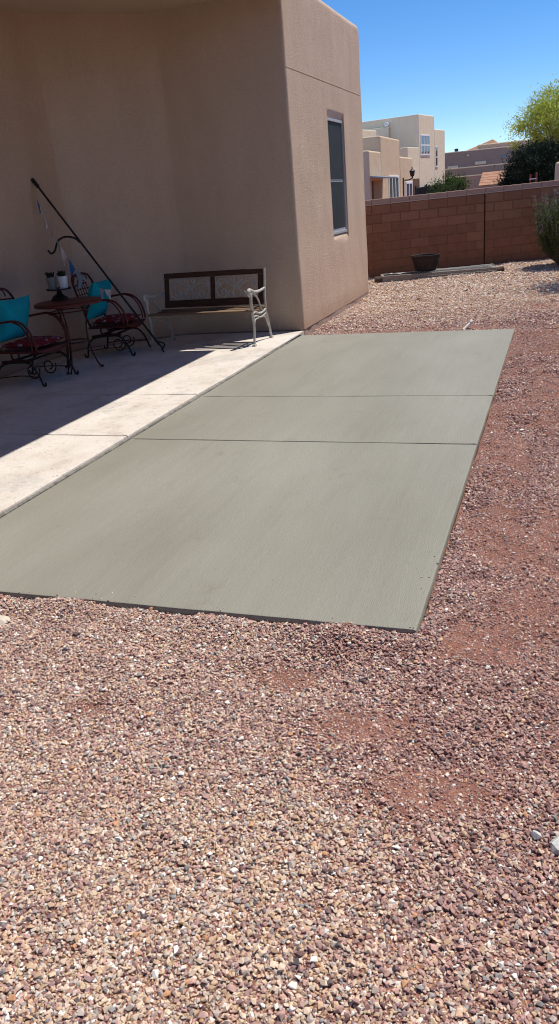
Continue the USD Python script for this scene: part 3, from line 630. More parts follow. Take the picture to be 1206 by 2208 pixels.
tree("evergreen_bush", "dense dark green evergreen rising behind the block wall", "tree", (-0.6, 26, 0), [(-0.6, 26, -0.1), (-0.6, 26, 0.7)], 0.09,
     (-0.40, 26, 1.30), (1.30, 1.0, 1.12), 330, 190, (0.075, 0.03), M["leaf_dark"], 8, -0.9, 0.13)
tree("small_shrub", "small feathery green shrub top showing over the block wall", "shrub", (-2.55, 20, 0), [(-2.55, 20, -0.1), (-2.55, 20, 0.8)], 0.03,
     (-2.53, 20, 1.38), (0.36, 0.30, 0.36), 60, 90, (0.055, 0.02), M["leaf_green"], 12, -0.5, 0.07)
tree("yard_tree", "leafy yard tree just out of view that throws a broken shade on the gravel", "tree", (1.25, 13.3, 0), [(1.25, 13.3, -0.1), (1.2, 13.3, 1.0), (1.15, 13.3, 1.8)], 0.05,
     (1.05, 13.2, 2.7), (0.62, 0.7, 0.6), 46, 70, (0.07, 0.03), M["leaf_green"], 21, 0.1, 0.12)

def sage(seed, base, n_stem, spread, height):
    rg = np.random.default_rng(seed)
    t = Thing("sage_bush", "grey green bush with pale mauve flower spikes against the right end of the block wall", "bush", base)
    b = V(base, float)
    stems, lp, ld, fp, fd = [], [], [], [], []
    for k in range(n_stem):
        az = rg.uniform(0, 2 * math.pi); lean = math.sqrt(rg.random()) * spread; h = height * rg.uniform(0.55, 1.05) * (1 - 0.18 * lean / spread)
        o = V([math.cos(az), math.sin(az), 0])
        p0 = b + o * rg.uniform(0, 0.10) + V([0, 0, -0.03]); p2 = b + o * lean + V([0, 0, h]); p1 = p0 * 0.45 + p2 * 0.55 - V([0, 0, 0.04]) + o * 0.10
        c = spline([p0, p1, p2], 12)
        stems.append(tube(c[::3], [0.006, 0.0025], 4, curve=False))
        m = 58
        tt = rg.uniform(0.36, 0.88, m); idx = (tt * (len(c) - 1)).astype(int)
        lp.append(c[idx] + rg.normal(size=(m, 3)) * 0.028); ld.append(rg.normal(size=(m, 3)) * 0.7 + V([0, 0, 0.7]))
        if rg.random() < 0.55:
            m = 26
            tt = rg.uniform(0.84, 1.0, m); idx = (tt * (len(c) - 1)).astype(int)
            fp.append(c[idx] + rg.normal(size=(m, 3)) * 0.010); fd.append(rg.normal(size=(m, 3)) * 0.6 + (c[-1] - c[-6]) * 8)
    t.part("stems", cat(stems), M["bark"], kind="stuff")
    t.part("foliage", leaves(np.vstack(lp), np.vstack(ld), 0.055, 0.020, rg), M["leaf_sage"])
    t.part("flower_spikes", leaves(np.vstack(fp), np.vstack(fd), 0.032, 0.014, rg), M["bloom_sage"])
sage(31, (0.16, 15.05, 0.0), 320, 0.64, 1.50)

# ------------------------------------------------------------------ planter and wire covered bed by the block wall
FA, FB = V([-2.97, 14.20]), V([-1.04, 14.72])
fl = float(np.linalg.norm(FB - FA)); frot = math.atan2(*(FB - FA)[::-1])
bed = Thing("timber_bed_frame", "low grey timber bed frame covered with wire mesh lying before the block wall", "bed frame", (FA[0], FA[1], -0.008), frot, local=True)
FD, FH = 0.46, 0.125
bed.part("side_board", rbox(0, fl, 0, 0.05, 0.012, FH, 0.006), M["grey_timber"], 40)
bed.part("side_board", rbox(0, fl, FD - 0.05, FD, 0.012, FH, 0.006), M["grey_timber"], 40)
bed.part("end_board", rbox(0.002, 0.05, 0.052, FD - 0.052, 0.014, FH - 0.004, 0.006), M["grey_timber"], 40)
bed.part("end_board", rbox(fl - 0.05, fl - 0.002, 0.052, FD - 0.052, 0.014, FH - 0.004, 0.006), M["grey_timber"], 40)
for a, y in ((-0.13, 0.03), (fl - 0.02, 0.03)):
    bed.part("log_end", moved(cat(lathe([(0, 0), (0.055, 0), (0.062, 0.01), (0.064, 0.14), (0.056, 0.15), (0, 0.15)], 12)), (a, y + 0.03, 0.062), ry=math.pi / 2), M["log"], 40)
bed.part("infill", box(0.052, fl - 0.052, 0.052, FD - 0.052, 0.0, FH - 0.045), look("bed_soil", (0.10, 0.07, 0.05), (0.20, 0.15, 0.11), 20, 0.95, 0.01, 50))
wires = []
wr = np.random.default_rng(7)
def wz(x, y): return FH + 0.014 + 0.012 * math.sin(x * 3.1 + 1) * 0.5 + 0.02 * max(0, math.sin(y * 7))
for y in np.arange(-0.012, FD + 0.03, 0.065):
    wires.append(tube([(x, y, wz(x, y)) for x in np.linspace(0.62, fl - 0.02, 14)], 0.0014, 4, curve=False))
for x in np.arange(0.62, fl, 0.065):
    wires.append(tube([(x, -0.014, FH - 0.062)] + [(x, y, wz(x, y)) for y in np.linspace(-0.013, FD + 0.02, 8)], 0.0014, 4, curve=False))
wires.append(tube([(x, -0.014, FH - 0.05) for x in np.linspace(0.62, fl - 0.02, 14)], 0.0014, 4, curve=False))
wires.append(tube([(0.03, 0.12, FH + 0.004), (0.16, 0.10, FH + 0.035), (0.30, 0.16, FH + 0.012), (0.45, 0.2, FH + 0.022), (0.64, 0.18, FH + 0.015)], 0.0026, 4))
bed.part("wire_mesh", cat(wires), M["wire"])

bc = FA + (FB - FA) / fl * 0.80 + V([-math.sin(frot), math.cos(frot)]) * 0.27
tub = Thing("barrel_planter", "dark brown half barrel planter standing on the wire covered timber frame", "planter", (bc[0], bc[1], 0.122), local=True)
th = 0.018
tub.part("tub", lathe([(0, 0), (0.165, 0), (0.180, 0.02), (0.248, 0.262), (0.256, 0.266), (0.258, 0.282), (0.248, 0.286), (0.236, 0.28), (0.230, 0.262), (0.17, 0.04), (0, 0.04)], 40), M["barrel"], 35)
for z, r in ((0.045, 0.1875), (0.185, 0.2268)):
    tub.part("hoop", lathe([(r - 0.004, z), (r + 0.0045, z + 0.002), (r + 0.0115, z + 0.026), (r + 0.002, z + 0.028)], 40), M["black_iron"], 35)
for k in range(20):
    a = 2 * math.pi * k / 20
    p0 = V([0.1815 * math.cos(a), 0.1815 * math.sin(a), 0.024]); p1 = V([0.2485 * math.cos(a), 0.2485 * math.sin(a), 0.258])
    tub.part("stave_joint", tube([p0, p1], 0.003, 4, curve=False), M["black_iron"])
tub.part("soil", lathe([(0, 0.235), (0.221, 0.235), (0.221, 0.23), (0, 0.23)], 24), M["log"])

# ------------------------------------------------------------------ bench
bench = Thing("garden_bench", "garden bench with white cast metal ends, brown slats and scrollwork back panels", "bench", (-3.825, 8.525, PZ), math.radians(-1), local=True)
BX = 0.645
BSY = 0.86
def end_frame(x):
    """One cast end in the yz plane."""
    P = lambda pts: [(x, y * BSY, z - (0.035 if 0.3 < z < 0.43 else 0.0)) for y, z in pts]
    leg = tube(P([(-0.335, 0.0), (-0.325, 0.05), (-0.295, 0.20), (-0.30, 0.34), (-0.325, 0.45), (-0.315, 0.545), (-0.30, 0.575)]), [0.017, 0.014, 0.016, 0.019, 0.018], 8)
    rear = tube(P([(0.30, 0.0), (0.285, 0.06), (0.23, 0.22), (0.165, 0.36), (0.165, 0.42)]), [0.016, 0.013, 0.016], 8)
    up = tube(P([(0.165, 0.40), (0.19, 0.55), (0.235, 0.72), (0.255, 0.795)]), [0.016, 0.013], 8)
    arm = tube(P([(-0.355, 0.545), (-0.375, 0.56), (-0.378, 0.588), (-0.35, 0.606), (-0.31, 0.602), (-0.2, 0.575), (-0.05, 0.565), (0.10, 0.572), (0.20, 0.58)]), [0.015, 0.024, 0.022, 0.017, 0.014], 8)
    under = tube(P([(-0.27, 0.585), (-0.17, 0.545), (-0.06, 0.47), (0.02, 0.40), (0.05, 0.375)]), 0.010, 7)
    rail = tube(P([(-0.31, 0.385), (-0.22, 0.395), (-0.08, 0.365), (0.05, 0.365), (0.17, 0.385)]), 0.014, 7)
    rail2 = tube(P([(-0.30, 0.345), (-0.2, 0.352), (-0.08, 0.322), (0.05, 0.322), (0.18, 0.34)]), 0.011, 7)
    arch = tube(P([(-0.297, 0.17), (-0.25, 0.27), (-0.15, 0.318), (0.02, 0.315), (0.14, 0.26), (0.225, 0.15)]), 0.010, 7)
    feet = [rbox(x - 0.02, x + 0.02, y * BSY - 0.028, y * BSY + 0.028, 0.0, 0.022, 0.006) for y in (-0.338, 0.302)]
    knob = moved((lambda m: (V(m.vertices), V(m.faces)))(trimesh.creation.icosphere(1, 0.024)), (x, -0.352 * BSY, 0.562))
    return dict(leg=[cat(leg, feet[0]), cat(rear, feet[1])], back_post=[up], armrest=[cat(arm, knob)], arm_brace=[under], seat_rail=[cat(rail, rail2)], leg_arch=[arch])
for x in (-BX, BX):
    for n, ms in end_frame(x).items():
        for m in ms: bench.part(n, m, M["white_iron"], 50)
for k, y in enumerate(np.linspace(-0.30, 0.095, 5) * BSY):
    z = 0.362 + (0.006 if k in (0, 4) else -0.004 * (2 - abs(k - 2)))
    bench.part("seat_slat", rbox(-BX - 0.01, BX + 0.01, y - 0.032, y + 0.032, z, z + 0.024, 0.006), M["slat_wood"] if k else M["slat_wood"], 40)
def on_back(x, h, d=0.0):
    """A point of the leaning back: h above the seat line along the back, d in front of it."""
    return V([x, 0.172 * BSY + 0.20 * (h - 0.40) - d, h])
def back_bar(x0, x1, h0, h1, t=0.028):
    v, f = rbox(x0, x1, -t / 2, t / 2, h0, h1, 0.005)
    return np.c_[v[:, 0], 0.172 * BSY + 0.20 * (v[:, 2] - 0.40) + v[:, 1] - 0.016, v[:, 2]], f
bench.part("back_rail", back_bar(-BX + 0.015, BX - 0.015, 0.735, 0.792), M["old_wood"], 40)
bench.part("back_rail", back_bar(-BX + 0.015, BX - 0.015, 0.405, 0.485), M["old_wood"], 40)
for a, b in ((-BX + 0.016, -BX + 0.075), (-0.028, 0.028), (BX - 0.075, BX - 0.016)):
    bench.part("back_stile", back_bar(a, b, 0.487, 0.733, 0.024), M["old_wood"], 40)
def spiral(c, r0, r1, a0, turns, n=26):
    t = np.linspace(0, 1, n); a = a0 + turns * 2 * math.pi * t; r = r0 + (r1 - r0) * t
    return np.c_[c[0] + r * np.cos(a), c[1] + r * np.sin(a)]
def scroll_panel(cx, ch, w, h):
    cs = []
    for s in (-1, 1):
        # big lower C scroll, curling inwards at the foot
        low_ = np.vstack([[(0, -0.02), (0.14, 0.06), (0.24, 0.03), (0.268, -0.03), (0.235, -0.085)], spiral((0.175, -0.055), 0.055, 0.014, -0.9, -1.15)[2:]])
        upr = np.vstack([[(0, 0.015), (0.06, 0.03), (0.14, 0.075), (0.21, 0.085), (0.255, 0.062)], spiral((0.232, 0.035), 0.036, 0.012, 0.8, -1.1)[2:]])
        heart = np.vstack([[(0, 0.02), (0.03, 0.05)], spiral((0.042, 0.075), 0.030, 0.010, -1.0, 1.1)])
        foot = np.vstack([[(0.04, -0.098), (0.065, -0.055)], spiral((0.088, -0.075), 0.028, 0.012, 2.2, -0.9)])
        for c in (low_, upr, heart, foot): cs.append(np.c_[c[:, 0] * s, c[:, 1]])
    cs.append(V([(0, 0.02), (-0.042, -0.035), (-0.046, -0.07), (0, -0.10), (0.046, -0.07), (0.042, -0.035), (0, 0.02)]))
    sx, sz = w / 0.56, h / 0.215
    out = [tube([on_back(cx + p[0] * sx, ch + p[1] * sz, 0.020) for p in c], 0.0085, 5, curve=len(c) < 12, n=5) for c in cs]
    for (a, b) in (((-w / 2, -h / 2), (w / 2, -h / 2)), ((-w / 2, h / 2), (w / 2, h / 2)), ((-w / 2, -h / 2), (-w / 2, h / 2)), ((w / 2, -h / 2), (w / 2, h / 2))):
        out.append(tube([on_back(cx + a[0], ch + a[1], 0.014), on_back(cx + b[0], ch + b[1], 0.014)], 0.005, 5, curve=False))
    return cat(out)
M["grey_iron"] = look("weathered_scroll_iron", (0.40, 0.36, 0.31), (0.50, 0.455, 0.40), 25, 0.6)
for c in (-0.30, 0.30):
    bench.part("scroll_panel", scroll_panel(c, 0.61, 0.535, 0.235), M["grey_iron"], 50)

# ------------------------------------------------------------------ wrought iron chairs, cushions
def iron_chair(label, loc, rz):
    t = Thing("patio_chair", label, "chair", loc, rz, local=True, group="red iron patio chairs with teal pillows")
    for s in (-1, 1):
        y = 0.265 * s
        t.part("leg_arch", tube([(-0.315, y, 0.045), (-0.30, y, 0.012), (-0.275, y, 0.02), (-0.268, y, 0.06), (-0.245, y, 0.15), (-0.17, y, 0.215), (0.0, y, 0.235), (0.14, y, 0.225), (0.215, y, 0.15), (0.255, y, 0.05), (0.266, y, 0.016), (0.29, y, 0.010), (0.30, y, 0.04)], 0.0105, 7), M["black_iron"], 50)
        t.part("spring", cat(ring((-0.05, y * 0.80, 0.290), 0.046, 0.0085, "y"), tube([(-0.2, y * 0.9, 0.232), (0.0, y * 0.9, 0.246), (0.15, y * 0.9, 0.240)], 0.015, 6)), M["dark_red_iron"], 50)
        t.part("armrest", cat(tube([(-0.225, y, 0.60), (-0.05, y, 0.622), (0.06, y, 0.628), (0.155, y, 0.60), (0.225, y, 0.52), (0.258, y, 0.42), (0.262, y, 0.345)], 0.0115, 7),
                              tube([(0.05, y + 0.012 * s, 0.622), (0.135, y + 0.012 * s, 0.585), (0.195, y + 0.012 * s, 0.50), (0.222, y + 0.012 * s, 0.42), (0.226, y + 0.012 * s, 0.345)], 0.008, 6)), M["red_iron"], 50)
        t.part("back_post", tube([(-0.205, y * 0.86, 0.335), (-0.235, y * 0.9, 0.46), (-0.27, y * 0.94, 0.62), (-0.315, y * 0.93, 0.78), (-0.335, y * 0.86, 0.84)], 0.0115, 7), M["dark_red_iron"], 50)
        t.part("stretcher", tube([(-0.26, y * 0.98, 0.08), (0.0, y * 0.9, 0.098), (0.24, y * 0.98, 0.09)], 0.006, 5), M["dark_red_iron"], 50)
    t.part("top_rail", tube([(-0.335, -0.228, 0.84), (-0.348, -0.185, 0.885), (-0.355, -0.09, 0.905), (-0.356, 0.09, 0.905), (-0.348, 0.185, 0.885), (-0.335, 0.228, 0.84)], 0.0115, 7), M["red_iron"], 50)
    t.part("cross_rail", tube([(-0.315, -0.245, 0.79), (-0.335, 0.0, 0.80), (-0.315, 0.245, 0.79)], 0.008, 6), M["dark_red_iron"], 50)
    sc = []
    for s in (-1, 1):
        sc.append(tube([(-0.345, 0.0, 0.81), (-0.352, 0.05 * s, 0.87), (-0.352, 0.10 * s, 0.895), (-0.350, 0.15 * s, 0.87), (-0.345, 0.17 * s, 0.82)], 0.0065, 5))
        sc.append(tube([(-0.348, 0.09 * s, 0.81), (-0.352, 0.03 * s, 0.86), (-0.353, 0.0, 0.90)], 0.0055, 5))
    t.part("scrollwork", cat(sc), M["dark_red_iron"], 50)
    lat = []
    for q in np.linspace(-0.2, 0.2, 8):
        lat.append(tube([(-0.235, q, 0.42), (-0.29, q * 1.05, 0.62), (-0.33, q, 0.795)], 0.0045, 4))
    for z in np.linspace(0.46, 0.74, 6):
        lat.append(tube([(-0.228 - (z - 0.42) * 0.27, -0.235, z), (-0.25 - (z - 0.42) * 0.27, 0, z), (-0.228 - (z - 0.42) * 0.27, 0.235, z)], 0.0045, 4))
    t.part("back_mesh", cat(lat), M["dark_red_iron"], 50)
    t.part("seat_pan", cat(rbox(-0.22, 0.262, -0.262, 0.262, 0.318, 0.338, 0.008), tube([(0.262, -0.25, 0.332), (0.272, 0.0, 0.290), (0.262, 0.25, 0.332)], 0.010, 6)), M["red_iron"], 50)
    ap = [(0.266, y, z) for y in np.linspace(-0.25, 0.25, 13) for z in (0.336, 0.336 - 0.052 * (1 - (y / 0.27) ** 2))]
    av = V(ap + [(x - 0.006, y, z) for x, y, z in ap]); q = []
    for k in range(12):
        a = 2 * k; o = 26
        q += [[a, a + 1, a + 3, a + 2], [o + a, o + a + 2, o + a + 3, o + a + 1], [a + 1, o + a + 1, o + a + 3, a + 3]]
    t.part("apron", (av, V(q)), M["red_iron"])
    # scroll brace at the base
    sp = spiral((0.06, 0.12), 0.085, 0.03, 0.4, -1.3, 30)
    t.part("base_scroll", tube([(p[0], 0.13, p[1]) for p in sp], 0.007, 5, curve=False), M["dark_red_iron"], 50)
    t.part("base_scroll", tube([(p[0], -0.13, p[1]) for p in sp], 0.007, 5, curve=False), M["dark_red_iron"], 50)
    t.part("base_bar", cat(tube([(0.06, -0.27, 0.235), (0.06, 0.27, 0.235)], 0.012, 6, curve=False), tube([(-0.12, -0.27, 0.235), (-0.12, 0.27, 0.235)], 0.012, 6, curve=False)), M["black_iron"], 50)
    return t
def puff(w, d, h, n=16, pinch=0.9, seed=0):
    """A stuffed cushion: w x d, h thick at the middle, thin seam at the rim, pulled-in sides."""
    u = np.linspace(-1, 1, n)
    A, B = np.meshgrid(u, u, indexing="ij")
    x = A * w / 2 * (1 - 0.07 * (1 - B ** 2) * np.abs(A)); y = B * d / 2 * (1 - 0.07 * (1 - A ** 2) * np.abs(B))
    prof = np.clip((1 - np.abs(A) ** 3.2) * (1 - np.abs(B) ** 3.2), 0, 1) ** 0.55
    wr_ = (meshkit.fbm(np.stack([A * 2.2, B * 2.2, 0 * A], -1), 3, seed) - 0.5) * 0.16 * h
    top = np.stack([x, y, prof * (h / 2 + wr_)], -1).reshape(-1, 3); bot = np.stack([x, y, -prof * (h / 2)], -1).reshape(-1, 3)
    i, j = np.meshgrid(np.arange(n - 1), np.arange(n - 1), indexing="ij")
    q = np.stack([i * n + j, (i + 1) * n + j, (i + 1) * n + j + 1, i * n + j + 1], -1).reshape(-1, 4)
    return np.vstack([top, bot]), np.vstack([q, q[:, ::-1] + n * n])
chA, rA = V([-4.94, 6.63, PZ]), math.radians(-3)
chB, rB = V([-4.80, 8.05, PZ]), math.radians(6)
chair_a = iron_chair("red wrought iron spring chair nearest the camera, left of the round table", chA, rA)
chair_b = copy_of(chair_a, chB, rB, "red wrought iron spring chair behind the round table and leaning black pole", group="red iron patio chairs with teal pillows")
for o, r, na, nb, sd_ in ((chA, rA, "red floral seat cushion on the chair nearest the camera", "teal pillow on the chair nearest the camera", 1), (chB, rB, "red floral seat cushion on the chair behind the round table", "teal pillow on the chair behind the round table", 2)):
    c = Thing("seat_cushion", na, "cushion", o + V([0, 0, 0.345]), r, local=True)
    v, f = puff(0.44, 0.47, 0.085, seed=sd_)
    c.part("pad", (v + V([0.02, 0, 0.040]), f), M["print"], True)
    c.part("fringe", cat([tube([(x, -0.238, 0.03), (x + 0.004 * math.sin(50 * x), -0.246, -0.012)], 0.005, 4, curve=False) for x in np.linspace(-0.19, 0.2, 26)]), M["dark_red_iron"], kind="stuff")
    p = Thing("teal_pillow", nb, "pillow", o + V([0, 0, 0.42]), r, local=True)
    v, f = puff(0.45, 0.44, 0.18, seed=sd_ + 5)
    R = trimesh.transformations.rotation_matrix(-math.radians(68), [0, 1, 0])[:3, :3]
    p.part("pillow_cover", (v @ R.T + V([-0.16, -0.01, 0.195]), f), M["teal"], True)

# ------------------------------------------------------------------ round table, tray stand, pots
TC = V([-4.76, 7.12, PZ])
tb = Thing("bistro_table", "round red metal bistro table between the two red iron chairs", "table", TC, local=True)
tb.part("tabletop", lathe([(0, 0.700), (0.30, 0.700), (0.325, 0.692), (0.335, 0.676), (0.345, 0.680), (0.345, 0.696), (0.33, 0.712), (0, 0.715)], 40), M["red_iron"], 35)
for k in range(3):
    a = math.radians(35 + 120 * k); cx, sx_ = math.cos(a), math.sin(a)
    for dd in (-0.018, 0.018):
        o = V([-sx_, cx, 0]) * dd
        tb.part("leg", tube([V([0.27 * cx, 0.27 * sx_, 0.695]) + o, V([0.20 * cx, 0.20 * sx_, 0.64]) + o, V([0.155 * cx, 0.155 * sx_, 0.52]) + o, V([0.135 * cx, 0.135 * sx_, 0.33]) + o, V([0.175 * cx, 0.175 * sx_, 0.12]) + o, V([0.225 * cx, 0.225 * sx_, 0.012]) + o, V([0.25 * cx, 0.25 * sx_, 0.02]) + o], 0.0085, 6), M["dark_red_iron"], 50)
tb.part("brace_ring", ring((0, 0, 0.615), 0.185, 0.007), M["red_iron"], 50)
tb.part("brace_ring", ring((0, 0, 0.30), 0.135, 0.007), M["dark_red_iron"], 50)
SC = V([-4.935, 7.255, PZ + 0.715])
st = Thing("tray_stand", "small black tray stand on the round red table", "stand", SC, local=True)
st.part("base", cat(tube([(-0.06, -0.06, 0.0), (-0.05, -0.03, 0.03), (0.0, 0.0, 0.06)], 0.012, 6), tube([(0.07, -0.05, 0.0), (0.05, -0.02, 0.03), (0, 0, 0.06)], 0.012, 6), tube([(0.0, 0.08, 0.0), (0, 0.04, 0.03), (0, 0, 0.06)], 0.012, 6), lathe([(0, 0), (0.075, 0), (0.08, 0.018), (0.05, 0.035), (0.028, 0.06), (0.022, 0.10), (0, 0.10)], 18)), M["black_iron"], 50)
st.part("tray", lathe([(0, 0.10), (0.125, 0.10), (0.13, 0.115), (0.122, 0.115), (0.118, 0.106), (0, 0.106)], 26), M["black_iron"], 40)
def pot(name, label, off, mat, seed, r=0.052, h=0.125):
    t = Thing(name, label, "plant pot", SC + V(off), local=True)
    t.part("pot", lathe([(0, 0), (r * 0.74, 0), (r, h * 0.96), (r * 1.04, h), (r * 0.9, h), (r * 0.86, h * 0.86), (0, h * 0.86)], 20), mat, 35)
    rg = np.random.default_rng(seed)
    lf = []
    for k in range(26):
        a = rg.uniform(0, 2 * math.pi); q = rg.uniform(0.15, 1.0); o = V([math.cos(a), math.sin(a), 0]) * r * q
        hh = rg.uniform(0.02, 0.06)
        lf.append(tube([V([0, 0, h * 0.85]) + o * 0.5, V([0, 0, h + hh * 0.6]) + o * 0.8, V([0, 0, h + hh]) + o * 1.15], [0.006, 0.009, 0.002], 5, n=3))
    t.part("succulent", cat(lf), M["leaf_dark"], 50)
pot("plant_pot", "grey pot with a dark succulent on the black tray, left one", (-0.045, -0.035, 0.107), M["pot_grey"], 2)
pot("plant_pot", "white pot with a dark succulent on the black tray, right one", (0.048, 0.03, 0.107), M["pot_white"], 3)

# ------------------------------------------------------------------ leaning shepherd's hook and its bunting
PY = 7.955
hk = Thing("hook_pole", "tall black shepherd's hook pole leaning on the wall behind the red chairs", "pole", (-4.25, PY, PZ))
PB, PT = V([-4.255, PY + 0.06, 0.10]), V([-5.495, PY, 1.95])
hk.part("pole", tube([PT, PB], 0.0125, 8, curve=False), M["black_iron"], 50)
hk.part("top_clamp", tube([PT, PT + (PB - PT) / np.linalg.norm(PB - PT) * 0.10], 0.021, 8, curve=False), M["black_iron"], 50)
hk.part("hook", tube([(-5.03, PY, 1.262), (-5.07, PY - 0.01, 1.305), (-5.13, PY - 0.015, 1.328), (-5.20, PY - 0.02, 1.332), (-5.27, PY - 0.02, 1.312), (-5.315, PY - 0.02, 1.272), (-5.345, PY - 0.02, 1.215), (-5.375, PY - 0.02, 1.18), (-5.415, PY - 0.02, 1.172), (-5.445, PY - 0.02, 1.205)], 0.011, 7), M["black_iron"], 50)
hk.part("prong", tube([PB + V([-0.03, 0, 0.05]), PB + V([0.02, 0.0, -0.02]), (-4.20, PY + 0.03, PZ + 0.004)], 0.009, 6), M["black_iron"], 50)
hk.part("prong", tube([PB + V([-0.03, 0, 0.05]), PB + V([0.0, 0.12, -0.01]), (-4.29, PY + 0.16, PZ + 0.004)], 0.009, 6), M["black_iron"], 50)
YB = PY - 0.06
bun = Thing("bunting", "string of faded white, blue and grey pennant flags hanging from the leaning pole", "bunting", (-5.0, YB, PZ))
sp_ = spline([(-5.462, PY - 0.015, 1.88), (-5.44, YB, 1.77), (-5.395, YB, 1.61), (-5.34, YB, 1.48), (-5.29, YB, 1.33), (-5.225, YB, 1.215), (-5.16, YB, 1.08), (-5.07, YB - 0.02, 0.965), (-4.955, YB - 0.02, 0.862), (-4.83, YB - 0.01, 0.765), (-4.71, PY - 0.01, 0.742)], 10)
bun.part("cord", tube(sp_, 0.0035, 5, curve=False), M["cord"])
fg = np.random.default_rng(9)
def flag(s0, s1, drop, lean, mat, lab):
    """A triangular pennant hung from the cord between two of its stations, curled and limp."""
    a, b = (sp_[int(s * (len(sp_) - 1))] for s in (s0, s1))
    tip = a * 0.62 + b * 0.38 + V([lean * 0.5, fg.uniform(-0.03, 0.02), -drop - 0.035])
    n = 7; v, f = [], []
    ph = fg.uniform(0, 6)
    for r in range(n + 1):
        t = r / n
        l, rr = a * (1 - t) + tip * t, b * (1 - t) + tip * t
        for c in range(4):
            q = l + (rr - l) * c / 3
            v.append(q + V([0, 0.014 * math.sin(ph + 5 * t + 1.9 * c) * (0.3 + t), 0]))
    for r in range(n):
        for c in range(3):
            k = r * 4 + c; f.append([k, k + 1, k + 5, k + 4])
    v = V(v); m = len(v)
    bun.part("pennant", (np.vstack([v, v + V([0, 0.0015, 0])]), np.vstack([V(f), V(f)[:, ::-1] + m])), mat, True, label=lab)
for s0, s1, dr_, ln_, mt, lab in ((0.07, 0.15, 0.13, -0.012, "blue", "faded blue pennant at the top of the string"), (0.16, 0.27, 0.15, 0.02, "white", None), (0.28, 0.38, 0.13, -0.005, "pink", None), (0.39, 0.46, 0.09, -0.005, "grey", None), (0.47, 0.57, 0.14, -0.01, "white", None),
                                      (0.57, 0.67, 0.13, -0.015, "blue", "bright blue pennant above the chair behind the table"), (0.67, 0.76, 0.15, -0.02, "pale_blue", None), (0.76, 0.87, 0.15, 0.02, "pink", None), (0.87, 0.94, 0.11, 0.02, "grey", None), (0.94, 0.995, 0.12, 0.035, "white", None)):
    flag(s0, s1, dr_, ln_, M["flag_" + mt], lab)

# ------------------------------------------------------------------ small things on the gravel
pp = Thing("pipe_stub", "short white plastic pipe stub poking from the gravel behind the new slab", "pipe", (-0.97, 9.33, -0.04))
pp.part("pipe", tube([(-1.02, 9.30, -0.05), (-0.96, 9.36, 0.005), (-0.93, 9.39, 0.03)], 0.017, 8), M["pipe"], 50)
pp.part("cap", tube([(-0.945, 9.375, 0.02), (-0.925, 9.395, 0.038)], 0.023, 8, curve=False), M["pipe"], 50)
def rock(c, r, seed, flat=0.6):
    rg = np.random.default_rng(seed); p = rg.normal(size=(26, 3)); p /= np.linalg.norm(p, axis=1, keepdims=True)
    return mf(m3.Manifold.hull_points((p * V(r) * rg.uniform(0.75, 1.05, (26, 1)) + V(c)).tolist()))
solo("flat_stone", rock((-2.16, 2.30, -0.035), (0.085, 0.07, 0.022), 5), M["flag_stone"], "flat pale tan stone half sunk in gravel near the slab's left front", "stone")
solo("pale_rock", rock((0.066, 1.60, -0.042), (0.032, 0.032, 0.02), 6), M["pale_rock"], "pale grey crumbly rock lying in the reddish gravel, largest one there", "rock")
solo("pale_rock", rock((0.005, 1.615, -0.033), (0.017, 0.013, 0.012), 16), M["pale_rock"], "small pale grey chip just left of the larger pale rock", "rock")
for k, (x, y) in enumerate(((-1.32, 12.55), (-1.95, 11.9))):
    solo("dark_stone", rock((x, y, ground_z(V([x]), V([y]))[0] + 0.015), (0.045, 0.03, 0.02), 50 + k), M["log"], ["dark stone alone on pinkish gravel before the wire covered frame, right one", "dark stone alone on pinkish gravel before the wire covered frame, left one"][k], "stone")

stw = np.random.default_rng(55); bits = []
for k in range(70):
    x = stw.uniform(-1.3, 0.2); y = stw.uniform(0.95, 2.35) if k < 50 else stw.uniform(9.3, 12); a = stw.uniform(0, 6.3); L = stw.uniform(0.02, 0.055)
    z = float(ground_z(V([x]), V([y]))[0]) + 0.010
    bits.append(tube([(x, y, z), (x + L * 0.5 * math.cos(a), y + L * 0.5 * math.sin(a), z + stw.uniform(0, 0.006)), (x + L * math.cos(a + 0.2), y + L * math.sin(a + 0.2), z + stw.uniform(-0.003, 0.006))], 0.0007, 4, n=3))
solo("straw", cat(bits), look("dry_straw", (0.45, 0.34, 0.21), (0.58, 0.46, 0.30), 30, 0.8), "dry straw bits scattered in the gravel", kind="stuff")
# ------------------------------------------------------------------ gravel: one instancer of crushed pebbles
PAL = [("tan", (0.50, 0.335, 0.215)), ("beige", (0.60, 0.455, 0.34)), ("white", (0.74, 0.67, 0.60)), ("pink", (0.46, 0.275, 0.225)), ("rose", (0.37, 0.222, 0.19)), ("mauve", (0.265, 0.165, 0.16)), ("maroon", (0.19, 0.100, 0.09)),
       ("grey", (0.29, 0.265, 0.25)), ("dark", (0.12, 0.095, 0.09)), ("orange", (0.50, 0.26, 0.135)), ("brick", (0.31, 0.160, 0.125)), ("ochre", (0.56, 0.42, 0.27)), ("buff", (0.47, 0.385, 0.325))]
WARM = V([.23, .23, .07, .13, .06, .07, .01, .045, .015, .015, .00, .065, .14])      # tan, sandy mix
ROSE = V([.12, .16, .06, .27, .15, .08, .01, .06, .015, .01, .01, .01, .12])      # pinkish mix
RED = V([.04, .06, .03, .22, .27, .14, .11, .02, .015, .01, .11, .00, .02])      # red brown mix
inst = UsdGeom.PointInstancer.Define(stage, "/World/gravel")
tag(inst.GetPrim(), "crushed tan, pink and maroon gravel spread over the whole yard", "gravel", None, "stuff")
NSH = 6
grg = np.random.default_rng(2024)
shapes = []
